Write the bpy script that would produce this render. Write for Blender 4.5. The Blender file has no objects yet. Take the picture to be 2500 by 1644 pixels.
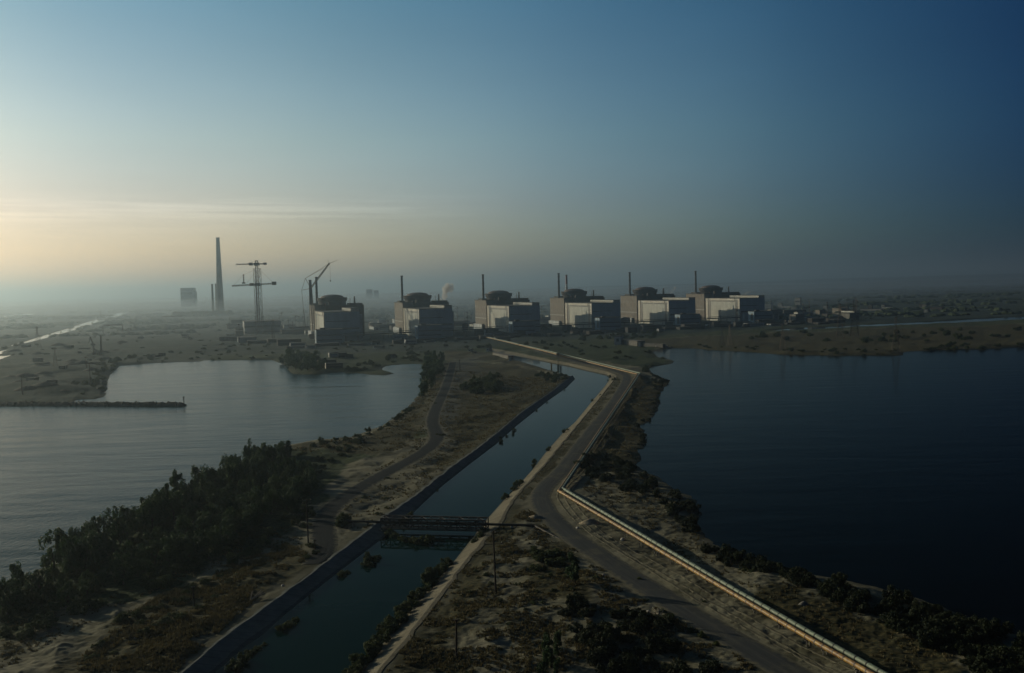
SKY_STR = 0.125
EXPOSURE = 0.0
SKY_FALL = [(0.0, (.01, .035, .10)), (0.53, (.002, .07, .24)), (0.66, (.17, .35, .57)), (0.76, (.40, .60, .81)), (0.85, (.58, .75, .91)), (0.92, (.61, .76, .94)), (1, (.68, .80, .93))]
SKY_HUE = [(0.0, (1.35, 1.08, 1.3)), (0.03, (1.22, .98, 1.12)), (0.068, (1.25, .96, .95)), (0.134, (1.12, .87, .87)), (0.235, (1, .89, .81)), (0.44, (.55, .70, .68)), (1.0, (.11, .20, .23))]
HAZE_D = 1.2e-4
HAZE_C = (.66, .85, .98)
HAZE_G = 0.80
MIST_D = 0.8e-4
ZL = 1.9
import bpy, math, random
import numpy as np
from mathutils import Vector, Matrix, noise as mn
R = math.radians
rng = random.Random(7)
SC = bpy.context.scene
COL = SC.collection

# ------------------------------------------------------------------ camera
CAM_H, FPX = 80.0, 2431.0
PITCH, ROLL = R(2.79), R(1.346)
CF = Vector((0, math.cos(PITCH), -math.sin(PITCH)))
r0 = Vector((1, 0, 0)); u0 = Vector((0, math.sin(PITCH), math.cos(PITCH)))
CR = math.cos(ROLL)*r0 - math.sin(ROLL)*u0
CU = math.sin(ROLL)*r0 + math.cos(ROLL)*u0
cd = bpy.data.cameras.new('camera'); cam = bpy.data.objects.new('camera', cd); COL.objects.link(cam)
cd.sensor_width = 36; cd.lens = FPX/2500*36; cd.clip_start = 1; cd.clip_end = 120000
m = Matrix((CR, CU, -CF)).transposed().to_4x4(); m.translation = (0, 0, CAM_H); cam.matrix_world = m
SC.camera = cam
SC.render.resolution_x, SC.render.resolution_y = 1024, 673

# ------------------------------------------------------------------ sun and sky
SUN_AZ, SUN_EL = R(-58), R(14)        # azimuth from the view direction (+Y), negative to the left
SUN = Vector((math.sin(SUN_AZ)*math.cos(SUN_EL), math.cos(SUN_AZ)*math.cos(SUN_EL), math.sin(SUN_EL)))
sd_ = bpy.data.lights.new('sun', 'SUN'); sun = bpy.data.objects.new('sun', sd_); COL.objects.link(sun)
sd_.energy = 2.7; sd_.angle = R(0.5); sd_.color = (1.0, 0.89, 0.63)
sun.rotation_euler = SUN.to_track_quat('Z', 'Y').to_euler()
W = bpy.data.worlds.new('World'); SC.world = W; W.use_nodes = True
nt = W.node_tree; N = nt.nodes; L = nt.links; N.clear()
def nd(tree, typ, **kw):
    n = tree.nodes.new(typ)
    for k, v in kw.items():
        if k.startswith('i_'):
            n.inputs[k[2:]].default_value = v
        else: setattr(n, k, v)
    return n
def mth(tree, op, a, b=None, c=None, clamp=False):
    n = tree.nodes.new('ShaderNodeMath'); n.operation = op; n.use_clamp = clamp
    for i, v in enumerate((a, b, c)):
        if v is None: continue
        if isinstance(v, (int, float)): n.inputs[i].default_value = v
        else: tree.links.new(v, n.inputs[i])
    return n.outputs[0]
def ramp(tree, fac, stops, interp='EASE'):
    n = tree.nodes.new('ShaderNodeValToRGB'); cr = n.color_ramp; cr.interpolation = interp
    while len(cr.elements) < len(stops): cr.elements.new(0.5)
    for e, (p, c) in zip(cr.elements, stops):
        e.position = p; e.color = (*c, 1) if len(c) == 3 else c
    tree.links.new(fac, n.inputs[0]); return n.outputs[0]
sky = nd(nt, 'ShaderNodeTexSky', sky_type='NISHITA', sun_disc=False, sun_elevation=SUN_EL, sun_rotation=SUN_AZ,
         altitude=100, air_density=1.2, dust_density=1.5, ozone_density=1.5)
tc = nd(nt, 'ShaderNodeTexCoord')
sep = nd(nt, 'ShaderNodeSeparateXYZ'); L.new(tc.outputs['Generated'], sep.inputs[0])
dx, dy, dz = sep.outputs
# brightness of the dusty air falls off away from the sun's side of the sky
vdot = nd(nt, 'ShaderNodeVectorMath', operation='DOT_PRODUCT'); L.new(tc.outputs['Generated'], vdot.inputs[0])
vdot.inputs[1].default_value = tuple(SUN)
fall = ramp(nt, mth(nt, 'MULTIPLY_ADD', vdot.outputs['Value'], 0.5, 0.5), SKY_FALL, 'CARDINAL')
hue = ramp(nt, mth(nt, 'MULTIPLY', dz, 1.6, clamp=True), SKY_HUE, 'LINEAR')
mx = nd(nt, 'ShaderNodeMix', data_type='RGBA', blend_type='MULTIPLY'); mx.inputs[0].default_value = 1
L.new(sky.outputs[0], mx.inputs[6]); L.new(fall, mx.inputs[7])
mx1 = nd(nt, 'ShaderNodeMix', data_type='RGBA', blend_type='MULTIPLY'); mx1.inputs[0].default_value = 1
L.new(mx.outputs[2], mx1.inputs[6]); L.new(hue, mx1.inputs[7])
# thin cloud bank low on the left: long streaks between two heights of the sky
az = mth(nt, 'ARCTAN2', dx, dy)
el = mth(nt, 'ARCSINE', dz)
cmb = nd(nt, 'ShaderNodeCombineXYZ'); L.new(mth(nt, 'MULTIPLY', az, 5.0), cmb.inputs[0])
L.new(mth(nt, 'MULTIPLY_ADD', az, 2.0, mth(nt, 'MULTIPLY', el, 170.0)), cmb.inputs[1])
nz = nd(nt, 'ShaderNodeTexNoise', i_Scale=1.0, i_Detail=7.0, i_Roughness=0.6); L.new(cmb.outputs[0], nz.inputs['Vector'])
bnd = ramp(nt, mth(nt, 'MULTIPLY', el, 1/0.16, clamp=True), [(0, (0, 0, 0)), (0.34, (.15,)*3), (0.43, (.35,)*3), (0.475, (.9,)*3), (0.53, (1, 1, 1)), (0.57, (.45,)*3), (0.60, (0.08,)*3), (1, (0, 0, 0))], 'EASE')
cl = ramp(nt, nz.outputs[0], [(0.35, (0, 0, 0)), (0.65, (1, 1, 1))])
azf = ramp(nt, mth(nt, 'MULTIPLY_ADD', az, 0.7, 0.5, clamp=True), [(0.0, (1, 1, 1)), (0.42, (.9, .9, .9)), (0.52, (0, 0, 0))])
cf = mth(nt, 'MULTIPLY', mth(nt, 'MULTIPLY', bnd, cl), azf)
# faint mottling of the whole sky
nz2 = nd(nt, 'ShaderNodeTexNoise', i_Scale=2.2, i_Detail=3.0)
cm2 = nd(nt, 'ShaderNodeMapping'); L.new(tc.outputs['Generated'], cm2.inputs[0]); cm2.inputs['Scale'].default_value = (1, 1, 7)
L.new(cm2.outputs[0], nz2.inputs['Vector'])
mot = mth(nt, 'MULTIPLY_ADD', nz2.outputs[0], 0.16, 0.92)
gain = mth(nt, 'MULTIPLY', mot, mth(nt, 'MULTIPLY_ADD', cf, 0.24, 1.0))
cc = nd(nt, 'ShaderNodeVectorMath', operation='SCALE'); L.new(mx1.outputs[2], cc.inputs[0]); L.new(gain, cc.inputs['Scale'])
bg = nd(nt, 'ShaderNodeBackground'); bg.inputs['Strength'].default_value = SKY_STR
L.new(cc.outputs[0], bg.inputs['Color'])
wo = nd(nt, 'ShaderNodeOutputWorld'); L.new(bg.outputs[0], wo.inputs['Surface'])
SC.view_settings.view_transform = 'Standard'; SC.view_settings.look = 'None'
SC.view_settings.exposure = EXPOSURE; SC.view_settings.gamma = 1
SC.render.engine = 'CYCLES'
cy = SC.cycles
cy.use_denoising = True; cy.max_bounces = 6; cy.volume_bounces = 0; cy.diffuse_bounces = 2; cy.glossy_bounces = 3
cy.transparent_max_bounces = 8; cy.use_adaptive_sampling = True; cy.adaptive_threshold = 0.008
cy.sample_clamp_indirect = 4

# ------------------------------------------------------------------ picture -> place
def ray(px, py): return CF*FPX + CR*(px-1250) + CU*(822-py)
def at(px, py, z=0.0):
    d = ray(px, py); t = (z-CAM_H)/d.z
    return Vector((d.x*t, d.y*t, z))
def aty(px, py, Y):
    d = ray(px, py); t = Y/d.y
    return Vector((d.x*t, Y, CAM_H+d.z*t))
def topx(p):
    d = Vector(p)-Vector((0, 0, CAM_H)); k = FPX/d.dot(CF)
    return 1250+d.dot(CR)*k, 822-d.dot(CU)*k

# ------------------------------------------------------------------ helpers
def tag(o, label=None, cat=None, group=None, kind=None):
    if label: o['label'] = label
    if cat: o['category'] = cat
    if group: o['group'] = group
    if kind: o['kind'] = kind
    return o
def empty(name, loc, rz=0, label=None, cat=None, group=None):
    o = bpy.data.objects.new(name, None); COL.objects.link(o); o.location = loc; o.rotation_euler = (0, 0, rz)
    o.empty_display_size = 1
    return tag(o, label, cat, group)
def link(name, me, mat, parent=None, loc=(0, 0, 0)):
    o = bpy.data.objects.new(name, me); COL.objects.link(o); o.location = loc
    if mat is not None:
        me.materials.clear(); me.materials.append(mat)
    if parent: o.parent = parent
    return o
class MB:
    def __init__(s): s.v = []; s.f = []
    def quad(s, *p):
        n = len(s.v); s.v += [tuple(q) for q in p]; s.f.append(tuple(range(n, n+len(p))))
    def box(s, a, b):
        x0, y0, z0 = (min(a[i], b[i]) for i in range(3)); x1, y1, z1 = (max(a[i], b[i]) for i in range(3))
        n = len(s.v)
        s.v += [(x0, y0, z0), (x1, y0, z0), (x1, y1, z0), (x0, y1, z0), (x0, y0, z1), (x1, y0, z1), (x1, y1, z1), (x0, y1, z1)]
        s.f += [tuple(n+i for i in q) for q in ((0, 3, 2, 1), (4, 5, 6, 7), (0, 1, 5, 4), (1, 2, 6, 5), (2, 3, 7, 6), (3, 0, 4, 7))]
    def bar(s, p, q, w, n=4, w2=None):
        p, q = Vector(p), Vector(q); d = q-p
        if d.length < 1e-6: return
        d.normalize(); a = d.cross(Vector((0, 0, 1)) if abs(d.z) < 0.95 else Vector((1, 0, 0))).normalized(); b = d.cross(a)
        w2 = w if w2 is None else w2; k = len(s.v); ph = math.pi/4 if n == 4 else 0
        for c, rr in ((p, w), (q, w2)):
            for i in range(n):
                t = ph+2*math.pi*i/n; s.v.append(tuple(c+(a*math.cos(t)+b*math.sin(t))*rr))
        for i in range(n):
            j = (i+1) % n; s.f.append((k+i, k+j, k+n+j, k+n+i))
        s.f.append(tuple(k+n+i for i in range(n))); s.f.append(tuple(k+i for i in reversed(range(n))))
    def lathe(s, c, prof, n=24, cap=True):
        k = len(s.v)
        for r, z in prof:
            for i in range(n):
                t = 2*math.pi*i/n; s.v.append((c[0]+r*math.cos(t), c[1]+r*math.sin(t), c[2]+z))
        for j in range(len(prof)-1):
            for i in range(n):
                i2 = (i+1) % n; s.f.append((k+j*n+i, k+j*n+i2, k+(j+1)*n+i2, k+(j+1)*n+i))
        if cap:
            s.f.append(tuple(k+(len(prof)-1)*n+i for i in range(n)))
            s.f.append(tuple(k+i for i in reversed(range(n))))
    def truss(s, p, q, w, t, panels, up=(0, 0, 1)):
        """square lattice boom from p to q, width w, member radius t"""
        p, q = Vector(p), Vector(q); d = (q-p).normalized()
        a = d.cross(Vector(up)); a = a.normalized() if a.length > 1e-3 else Vector((1, 0, 0)); b = d.cross(a).normalized()
        cor = [(a*i+b*j)*w/2 for i, j in ((1, 1), (1, -1), (-1, -1), (-1, 1))]
        for c in cor: s.bar(p+c, q+c, t)
        for k in range(panels):
            c0, c1 = p.lerp(q, k/panels), p.lerp(q, (k+1)/panels)
            for i in range(4):
                o1, o2 = (cor[i], cor[(i+1) % 4]) if k % 2 else (cor[(i+1) % 4], cor[i])
                s.bar(c0+o1, c1+o2, t*0.6); s.bar(c1+o1, c1+o2, t*0.6)
    def mesh(s, name, smooth=False):
        me = bpy.data.meshes.new(name); me.from_pydata(s.v, [], s.f); me.update()
        if smooth: me.polygons.foreach_set('use_smooth', [True]*len(me.polygons))
        return me
    def build(s, name, mat, parent=None, loc=(0, 0, 0), smooth=False):
        return link(name, s.mesh(name, smooth), mat, parent, loc)

def mat(name, col, rough=0.8, var=0.15, scale=0.3, col2=None, metal=0.0, bump=0.0, bscale=None, emit=None, lo=0.35, hi=0.65, streak=None):
    m_ = bpy.data.materials.new(name); m_.use_nodes = True; t = m_.node_tree; b = t.nodes['Principled BSDF']
    b.inputs['Roughness'].default_value = rough; b.inputs['Metallic'].default_value = metal
    if rough > .7: b.inputs['Specular IOR Level'].default_value = .15
    tc_ = nd(t, 'ShaderNodeTexCoord'); nz_ = nd(t, 'ShaderNodeTexNoise', i_Scale=scale, i_Detail=6.0, i_Roughness=0.6)
    src = tc_.outputs['Object']
    if streak:
        mp = nd(t, 'ShaderNodeMapping'); mp.inputs['Scale'].default_value = streak; t.links.new(src, mp.inputs[0]); src = mp.outputs[0]
    t.links.new(src, nz_.inputs['Vector'])
    c2 = col2 or tuple(c*(1-var*2) for c in col); c1 = col if col2 else tuple(min(1, c*(1+var)) for c in col)
    o = ramp(t, nz_.outputs[0], [(lo, c1), (hi, c2)], 'LINEAR')
    t.links.new(o, b.inputs['Base Color'])
    if bump:
        n2 = nd(t, 'ShaderNodeTexNoise', i_Scale=bscale or scale*4, i_Detail=5.0); t.links.new(src, n2.inputs['Vector'])
        bp = nd(t, 'ShaderNodeBump', i_Strength=bump); t.links.new(n2.outputs[0], bp.inputs['Height']); t.links.new(bp.outputs[0], b.inputs['Normal'])
    if emit:
        b.inputs['Emission Color'].default_value = (*emit[:3], 1); b.inputs['Emission Strength'].default_value = emit[3]
    return m_

# ================================================================== the land: outlines in the photograph laid on the ground
def P(pts, z=0.0): return np.array([(at(x, y, z).x, at(x, y, z).y) for x, y in pts])
LEFT_SHORE = [(175,985),(183,978),(205,975),(232,975),(256,968),(262,950),(262,930),(268,918),(280,905),(296,893),(325,891),(345,890),(360,887),(400,886),
  (480,883),(560,880),(660,879),(675,884),(700,893),(706,905),(715,914),(760,915),(800,911),(830,909),(870,911),(900,915),(940,917),(963,913),
  (950,908),(932,903),(938,895),(960,892),(1000,890),(1020,889),(1042,893),(1038,905),(1030,925),(1031,945),(1022,966),(1000,988),(965,1020),
  (930,1042),(892,1054),(853,1069),(764,1077),(700,1088),(655,1096),(600,1122),(540,1156),(440,1202),(380,1235),(300,1274),(212,1316),(150,1358),
  (76,1404),(0,1450),(-200,1570)]
LAKE_L = P([(-1800,1003),(-500,994),(0,989),(120,988)]+LEFT_SHORE+[(-900,1900),(-2600,1700)])
LW = [(400,1745),(460,1694),(520,1645),(562,1612),(600,1578),(645,1547),(695,1502),(758,1450),(821,1402),(880,1356),(931,1317),(1004,1257),(1070,1195),(1131,1146),(1211,1085),(1259,1042),(1339,978),(1381,949),(1404,926)]
LT = [(310,1760),(380,1700),(448,1642),(531,1569),(600,1519),(695,1450),(789,1380),(884,1308),(941,1262),(1010,1215),(1112,1134),(1166,1096),(1218,1054),(1275,1006),(1339,962),(1387,925),(1398,917)]
NAT = [(1404,926),(1368,915),(1339,907),(1300,895),(1275,887),(1256,882),(1225,870),(1200,861)]
RW = [(790,1760),(840,1700),(878,1644),(935,1572),(1013,1475),(1061,1425),(1111,1368),(1187,1270),(1228,1224),(1264,1187),(1299,1148),(1332,1105),(1376,1055),(1404,1031),(1442,984),(1475,945),(1486,930),(1486,917),(1440,907),(1391,894),(1365,890),(1327,882),(1298,877),(1261,870),(1200,858)]
RT = [(830,1760),(875,1700),(919,1644),(979,1573),(1061,1465),(1092,1428),(1137,1368),(1193,1301),(1219,1273),(1247,1223),(1272,1196),(1324,1139),(1387,1064),(1453,985),(1486,944),(1506,918),(1483,908),(1442,899),(1393,888),(1340,878),(1300,870),(1262,862),(1200,851)]
CARVE = np.concatenate([P(LT, ZL), P(NAT), P(RT, ZL)[::-1]])
LAKE_R = P([(1590,857),(1636,851),(1689,851),(1739,855),(1794,858),(1844,861),(1899,866),(1950,867),(2051,869),(2140,868),(2204,868),(2207,860),(2278,856),(2404,854),
  (2500,847),(2700,838),(3600,800),(3900,1750),(2800,1700),(2500,1560),(2400,1515),(2200,1445),(2000,1405),(1900,1385),(1800,1352),(1721,1312),(1711,1290),
  (1701,1265),(1708,1242),(1704,1222),(1690,1212),(1655,1205),(1640,1192),(1604,1165),(1572,1152),(1556,1134),(1568,1120),(1560,1098),(1571,1095),(1577,1070),(1575,1052),
  (1556,1039),(1585,1030),(1590,1020),(1601,1005),(1607,990),(1608,965),(1626,945),(1637,930),(1601,916),(1585,903),(1592,896),(1626,891),(1643,887),
  (1645,881),(1609,873),(1598,865)])
RIVER = P([(21,846),(46,838),(70,832),(100,822),(155,806),(200,791),(250,775),(300,763),(318,761),(300,768),(255,783),(205,800),(150,815),(100,829),(46,842)])
POND_A = P([(-400,884),(-300,868),(-60,861),(0,858),(18,854),(10,861),(0,866),(-100,876)])
POND_B = P([(-200,890),(-20,870),(28,867),(12,873),(0,878),(-60,888)])
FAR_A = P([(-500,782),(-100,776),(0,772),(88,765),(86,768),(0,776),(-100,781)])
FARCAN = P([(1850,809),(1950,801),(2050,796),(2200,789),(2300,784),(2400,778),(2600,768),(2700,764),(2700,770),(2600,776),(2400,785),(2300,790),(2200,794),(2050,801),(1950,806)])
POOLS = [LAKE_L, LAKE_R, RIVER, POND_A, POND_B, FAR_A, FARCAN]

def seg_dist(x, y, poly, closed=True):
    d2 = np.full(x.shape, 1e18); ins = np.zeros(x.shape, bool); n = len(poly)
    for i in range(n if closed else n-1):
        ax, ay = poly[i]; bx, by = poly[(i+1) % n]; ex, ey = bx-ax, by-ay; l2 = ex*ex+ey*ey+1e-9
        t = np.clip(((x-ax)*ex+(y-ay)*ey)/l2, 0, 1)
        qx, qy = x-ax-t*ex, y-ay-t*ey; d2 = np.minimum(d2, qx*qx+qy*qy)
        if closed:
            c = (ay > y) != (by > y)
            if c.any():
                with np.errstate(divide='ignore', invalid='ignore'):
                    ins ^= c & (x < ex*(y-ay)/(ey if ey else 1e-9)+ax)
    d = np.sqrt(d2)
    return np.where(ins, -d, d) if closed else d
_lat = np.random.RandomState(3).rand(256, 256)
def vn(x, y, ox=0.0):
    x = x+ox*17.3; y = y+ox*9.1
    xi = np.floor(x).astype(int); yi = np.floor(y).astype(int); fx = x-xi; fy = y-yi
    fx = fx*fx*(3-2*fx); fy = fy*fy*(3-2*fy); g = lambda i, j: _lat[(xi+i) & 255, (yi+j) & 255]
    return (g(0, 0)*(1-fx)+g(1, 0)*fx)*(1-fy)+(g(0, 1)*(1-fx)+g(1, 1)*fx)*fy-0.5
def fbm(x, y, o=4, s=0.0):
    r = 0; a = 1.0
    for k in range(o): r = r+vn(x, y, s+k*3.7)*a; x = x*2.03; y = y*2.03; a *= 0.5
    return r
ROAD_R = [(1262,838),(1330,862),(1400,881),(1470,897),(1520,912),(1530,925),(1519,950),(1490,995),(1450,1045),(1405,1105),(1372,1150),(1340,1180),(1322,1205),(1323,1228),(1345,1262),(1395,1308),(1470,1360),(1560,1420),(1700,1508),(1850,1596),(1960,1660),(2080,1740)]
ROAD_L = [(1106,885),(1098,915),(1088,945),(1077,970),(1063,1000),(1056,1030),(1063,1052),(1066,1070),(1050,1092),(1013,1117),(972,1139),(924,1165),(876,1193),(837,1219),(806,1245),(790,1275),(789,1300),(792,1325),(787,1350),(775,1378)]
def smooth_line(pts, z=ZL, step=2.0):
    c = [at(x, y, z) for x, y in pts]; out = []
    for i in range(len(c)-1):
        p0, p1, p2, p3 = c[max(i-1, 0)], c[i], c[i+1], c[min(i+2, len(c)-1)]
        n = max(2, int((p2-p1).length/step))
        for k in range(n):
            t = k/n; out.append(0.5*((2*p1)+(p2-p0)*t+(2*p0-5*p1+4*p2-p3)*t*t+(3*p1-p0-3*p2+p3)*t**3))
    out.append(c[-1]); return out
RL_R, RL_L = smooth_line(ROAD_R), smooth_line(ROAD_L)
def arr(l, k=4): return np.array([(p.x, p.y) for p in l[::k]])
AR_R, AR_L = arr(RL_R), arr(RL_L)
def height(x, y):
    x = np.asarray(x, float); y = np.asarray(y, float)
    n1 = fbm(x/9, y/9, 4, 1.0); n2 = fbm(x/40, y/40, 3, 5.0)
    near = (y < 3400)
    sd = np.full(x.shape, 400.0)
    for k, pl in enumerate(POOLS):
        lim = pl[:, 1].max()+300
        msk = y < lim
        if msk.any():
            d = np.full(x.shape, 400.0); d[msk] = seg_dist(x[msk], y[msk], pl); sd = np.minimum(sd, d)
    sdn = sd+np.clip(n1, -1, 1)*2.2
    land = ZL*(1-np.exp(-np.maximum(sdn, 0)/9.0))
    h = np.where(sdn < 0, np.maximum(sdn*0.35, -3), land)
    sc = np.full(x.shape, 400.0); m_ = y < 2200
    sc[m_] = seg_dist(x[m_], y[m_], CARVE)
    rd = np.full(x.shape, 100.0); m_ = y < 1900
    rd[m_] = np.minimum(seg_dist(x[m_], y[m_], AR_R, False), seg_dist(x[m_], y[m_], AR_L, False))
    damp = np.clip((rd-5)/7, 0, 1)*np.clip((sc-2)/8, 0, 1)*np.clip(sd/14, 0, 1)
    rel = n1*0.7+n2*2.4+np.abs(fbm(x/16+y/30, y/22, 3, 9.0))*-1.2
    h = h+np.where(sdn > 0, damp*rel, 0)
    h = h+np.clip((rd-4)/2, 0, 1)*np.clip((sc-2)/3, 0, 1)*np.clip(sd/5, 0, 1)*fbm(x/1.6, y/1.6, 2, 4.0)*0.32
    # quarry mounds on the left flat, dune ridge
    for (px, py, hh, rr) in MOUNDS:
        c = at(px, py, ZL); h = h+np.where(sd > 3, hh*np.exp(-((x-c.x)**2+(y-c.y)**2)/rr**2), 0)
    # distant low hills
    f = np.clip((y-5200)/9000, 0, 1)
    h = h+f*(22+60*fbm(x/5200, y/2600, 3, 2.0))+np.clip((y-11000)/9000, 0, 1)*np.clip((x+1500)/9000, 0, 1.3)*70
    hc = ZL+np.minimum(0, (sc-0.4)*2.2)
    h = np.where(sc < 3.2, np.minimum(h, np.maximum(hc, -3)), h)
    return h, sd, sc, rd
MOUNDS = [(60,950,7,34),(150,955,6,30),(195,935,5,25),(30,900,4,50),(170,905,4,60),(300,860,3,60),(610,850,3,50)]
def H1(x, y): return float(height(np.array([x]), np.array([y]))[0][0])
def gnd(px, py):
    p = at(px, py, ZL); z = H1(p.x, p.y); return Vector((p.x, p.y, z))

# zones: (outline in the photograph, layer, strength)
ZONES = [
 ('green', [(-200,1600),(-100,1480),(76,1390),(212,1305),(380,1220),(540,1145),(655,1090),(800,1080),(900,1062),(1000,1020),(1040,1060),(960,1090),(860,1130),(770,1190),(780,1230),(720,1300),(560,1370),(400,1440),(300,1470),(160,1490),(60,1530)], 1.0),
 ('dry', [(655,1090),(760,1078),(900,1056),(1000,990),(1050,900),(1100,880),(1250,890),(1400,925),(1300,1000),(1130,1120),(1000,1180),(1100,1100),(1090,1040),(1030,1040),(990,1100),(900,1110)], 0.9),
 ('dry', [(1560,915),(1640,930),(1600,1020),(1570,1080),(1550,1140),(1440,1150),(1420,1110),(1470,1020),(1530,950)], 1.0),
 ('dry', [(1610,850),(1500,830),(1900,812),(2500,790),(2700,790),(2700,850),(2200,870),(1900,866)], 0.9),
 ('green', [(1280,835),(1600,835),(1640,885),(1590,900),(1450,880)], .8),
 ('dry', [(1080,850),(1280,870),(1400,890),(1400,920),(1200,880),(1040,880)], .8),
 ('dry', [(1506,918),(1453,985),(1387,1064),(1324,1139),(1247,1223),(1193,1301),(1137,1368),(1092,1428),(979,1573),(900,1700),(1030,1700),(1140,1570),(1190,1480),(1175,1400),(1215,1330),(1280,1262),(1300,1210),(1360,1130),(1440,1030),(1520,930)], .75),
 ('dry', [(1860,1420),(2100,1490),(2420,1640),(2300,1700),(2050,1600),(1900,1500)], .85),  # not dry growth: corner vignetting put into the sand colour
 ('dry', [(1290,1350),(1360,1330),(1440,1400),(1430,1480),(1340,1470),(1280,1410)], .8),
 ('dry', [(160,1600),(300,1510),(420,1440),(600,1370),(740,1330),(780,1380),(640,1450),(500,1560),(420,1660),(100,1700)], .75),
 ('green', [(300,1000),(300,870),(700,850),(1100,840),(1300,835),(1250,870),(1060,890),(1000,880),(700,880),(400,882)], 0.8),
 ('pave', [(1056,985),(1110,880),(1180,860),(1120,1000),(1080,1060),(1040,1040)], .4),
 ('dark', [(-600,1100),(-600,760),(560,760),(600,830),(480,890),(300,890),(260,930),(250,985),(0,1000)], 1.0),
 ('dark', [(260,960),(300,880),(500,868),(720,862),(1080,858),(1250,842),(1080,845),(560,820),(300,850)], .8),
 ('green', [(660,905),(670,872),(820,862),(1000,862),(1050,880),(1000,900),(960,925),(700,925)], 1.0),
 ('green', [(262,960),(255,900),(300,870),(700,845),(1300,830),(1250,862),(900,870),(480,890),(300,900)], .9),
 ('dark', [(560,815),(700,862),(760,866),(1080,856),(1250,836),(1560,822),(1900,798),(2500,772),(2500,735),(1900,740),(1300,760),(760,775)], 1.0),
]
def build_ground():
    def ycol(c):  # rows of distance
        return c
    rows = [60, 90, 120, 150, 175]; py = 1760.0
    hz = 705.0
    while True:
        Y = 80*FPX/(py-hz)
        if Y > 1500: break
        rows.append(Y); py -= 1.35
    Y = rows[-1]
    while Y < 3300: Y *= 1.0075; rows.append(Y)
    while Y < 60000: Y *= 1.045; rows.append(Y)
    rows = np.array(rows)
    tx = np.concatenate([np.linspace(-1.4, -.64, 22)[:-1], np.linspace(-.64, .64, 840), np.linspace(.64, 1.4, 22)[1:]])
    X = rows[:, None]*tx[None, :]; Yg = np.repeat(rows[:, None], len(tx), 1)
    nr, nc = X.shape; x = X.ravel(); y = Yg.ravel()
    h, sd, sc, rd = height(x, y)
    me = bpy.data.meshes.new('ground')
    co = np.stack([x, y, h], 1).astype(np.float32)
    me.vertices.add(nr*nc); me.vertices.foreach_set('co', co.ravel())
    i = np.arange((nr-1)*(nc-1)); r_ = i//(nc-1); c_ = i % (nc-1); a = r_*nc+c_
    q = np.stack([a, a+1, a+nc+1, a+nc], 1).astype(np.int32)
    me.loops.add(q.size); me.loops.foreach_set('vertex_index', q.ravel())
    me.polygons.add(len(q)); me.polygons.foreach_set('loop_start', np.arange(0, q.size, 4, dtype=np.int32))
    me.polygons.foreach_set('use_smooth', np.ones(len(q), bool)); me.update(calc_edges=True)
    lay = {k: np.zeros(x.shape) for k in ('green', 'dry', 'pave', 'dark')}
    wn = fbm(x/14, y/14, 4, 12.0)*10
    for k, poly, s in ZONES:
        pl = P(poly, ZL); m_ = y < pl[:, 1].max()+60
        d = seg_dist(x[m_], y[m_], pl); soft = 5+y[m_]/120
        lay[k][m_] = np.maximum(lay[k][m_], s*np.clip(0.5-(d+wn[m_])/soft, 0, 1))
    far = np.clip((y-1700)/600, 0, 1)
    lay['dark'] = np.maximum(lay['dark'], far*0.85)
    lay['green'] = np.maximum(lay['green'], np.clip((y-850)/250, 0, 1)*.6)*(1-.85*np.clip(lay['dry'], 0, 1))
    lay['shore'] = np.clip(1-np.minimum(sd, sc)/7, 0, 1)*(np.clip(sc/2, 0, 1))
    for nme, src in (('zone_a', ('green', 'dry', 'pave')), ('zone_b', ('dark', 'shore'))):
        at_ = me.attributes.new(nme, 'FLOAT_COLOR', 'POINT')
        arr_ = np.zeros((len(x), 4), np.float32); arr_[:, 3] = 1
        for j, s in enumerate(src): arr_[:, j] = lay[s]
        at_.data.foreach_set('color', arr_.ravel())
    o = link('ground', me, ground_mat()); tag(o, kind='structure')
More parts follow.
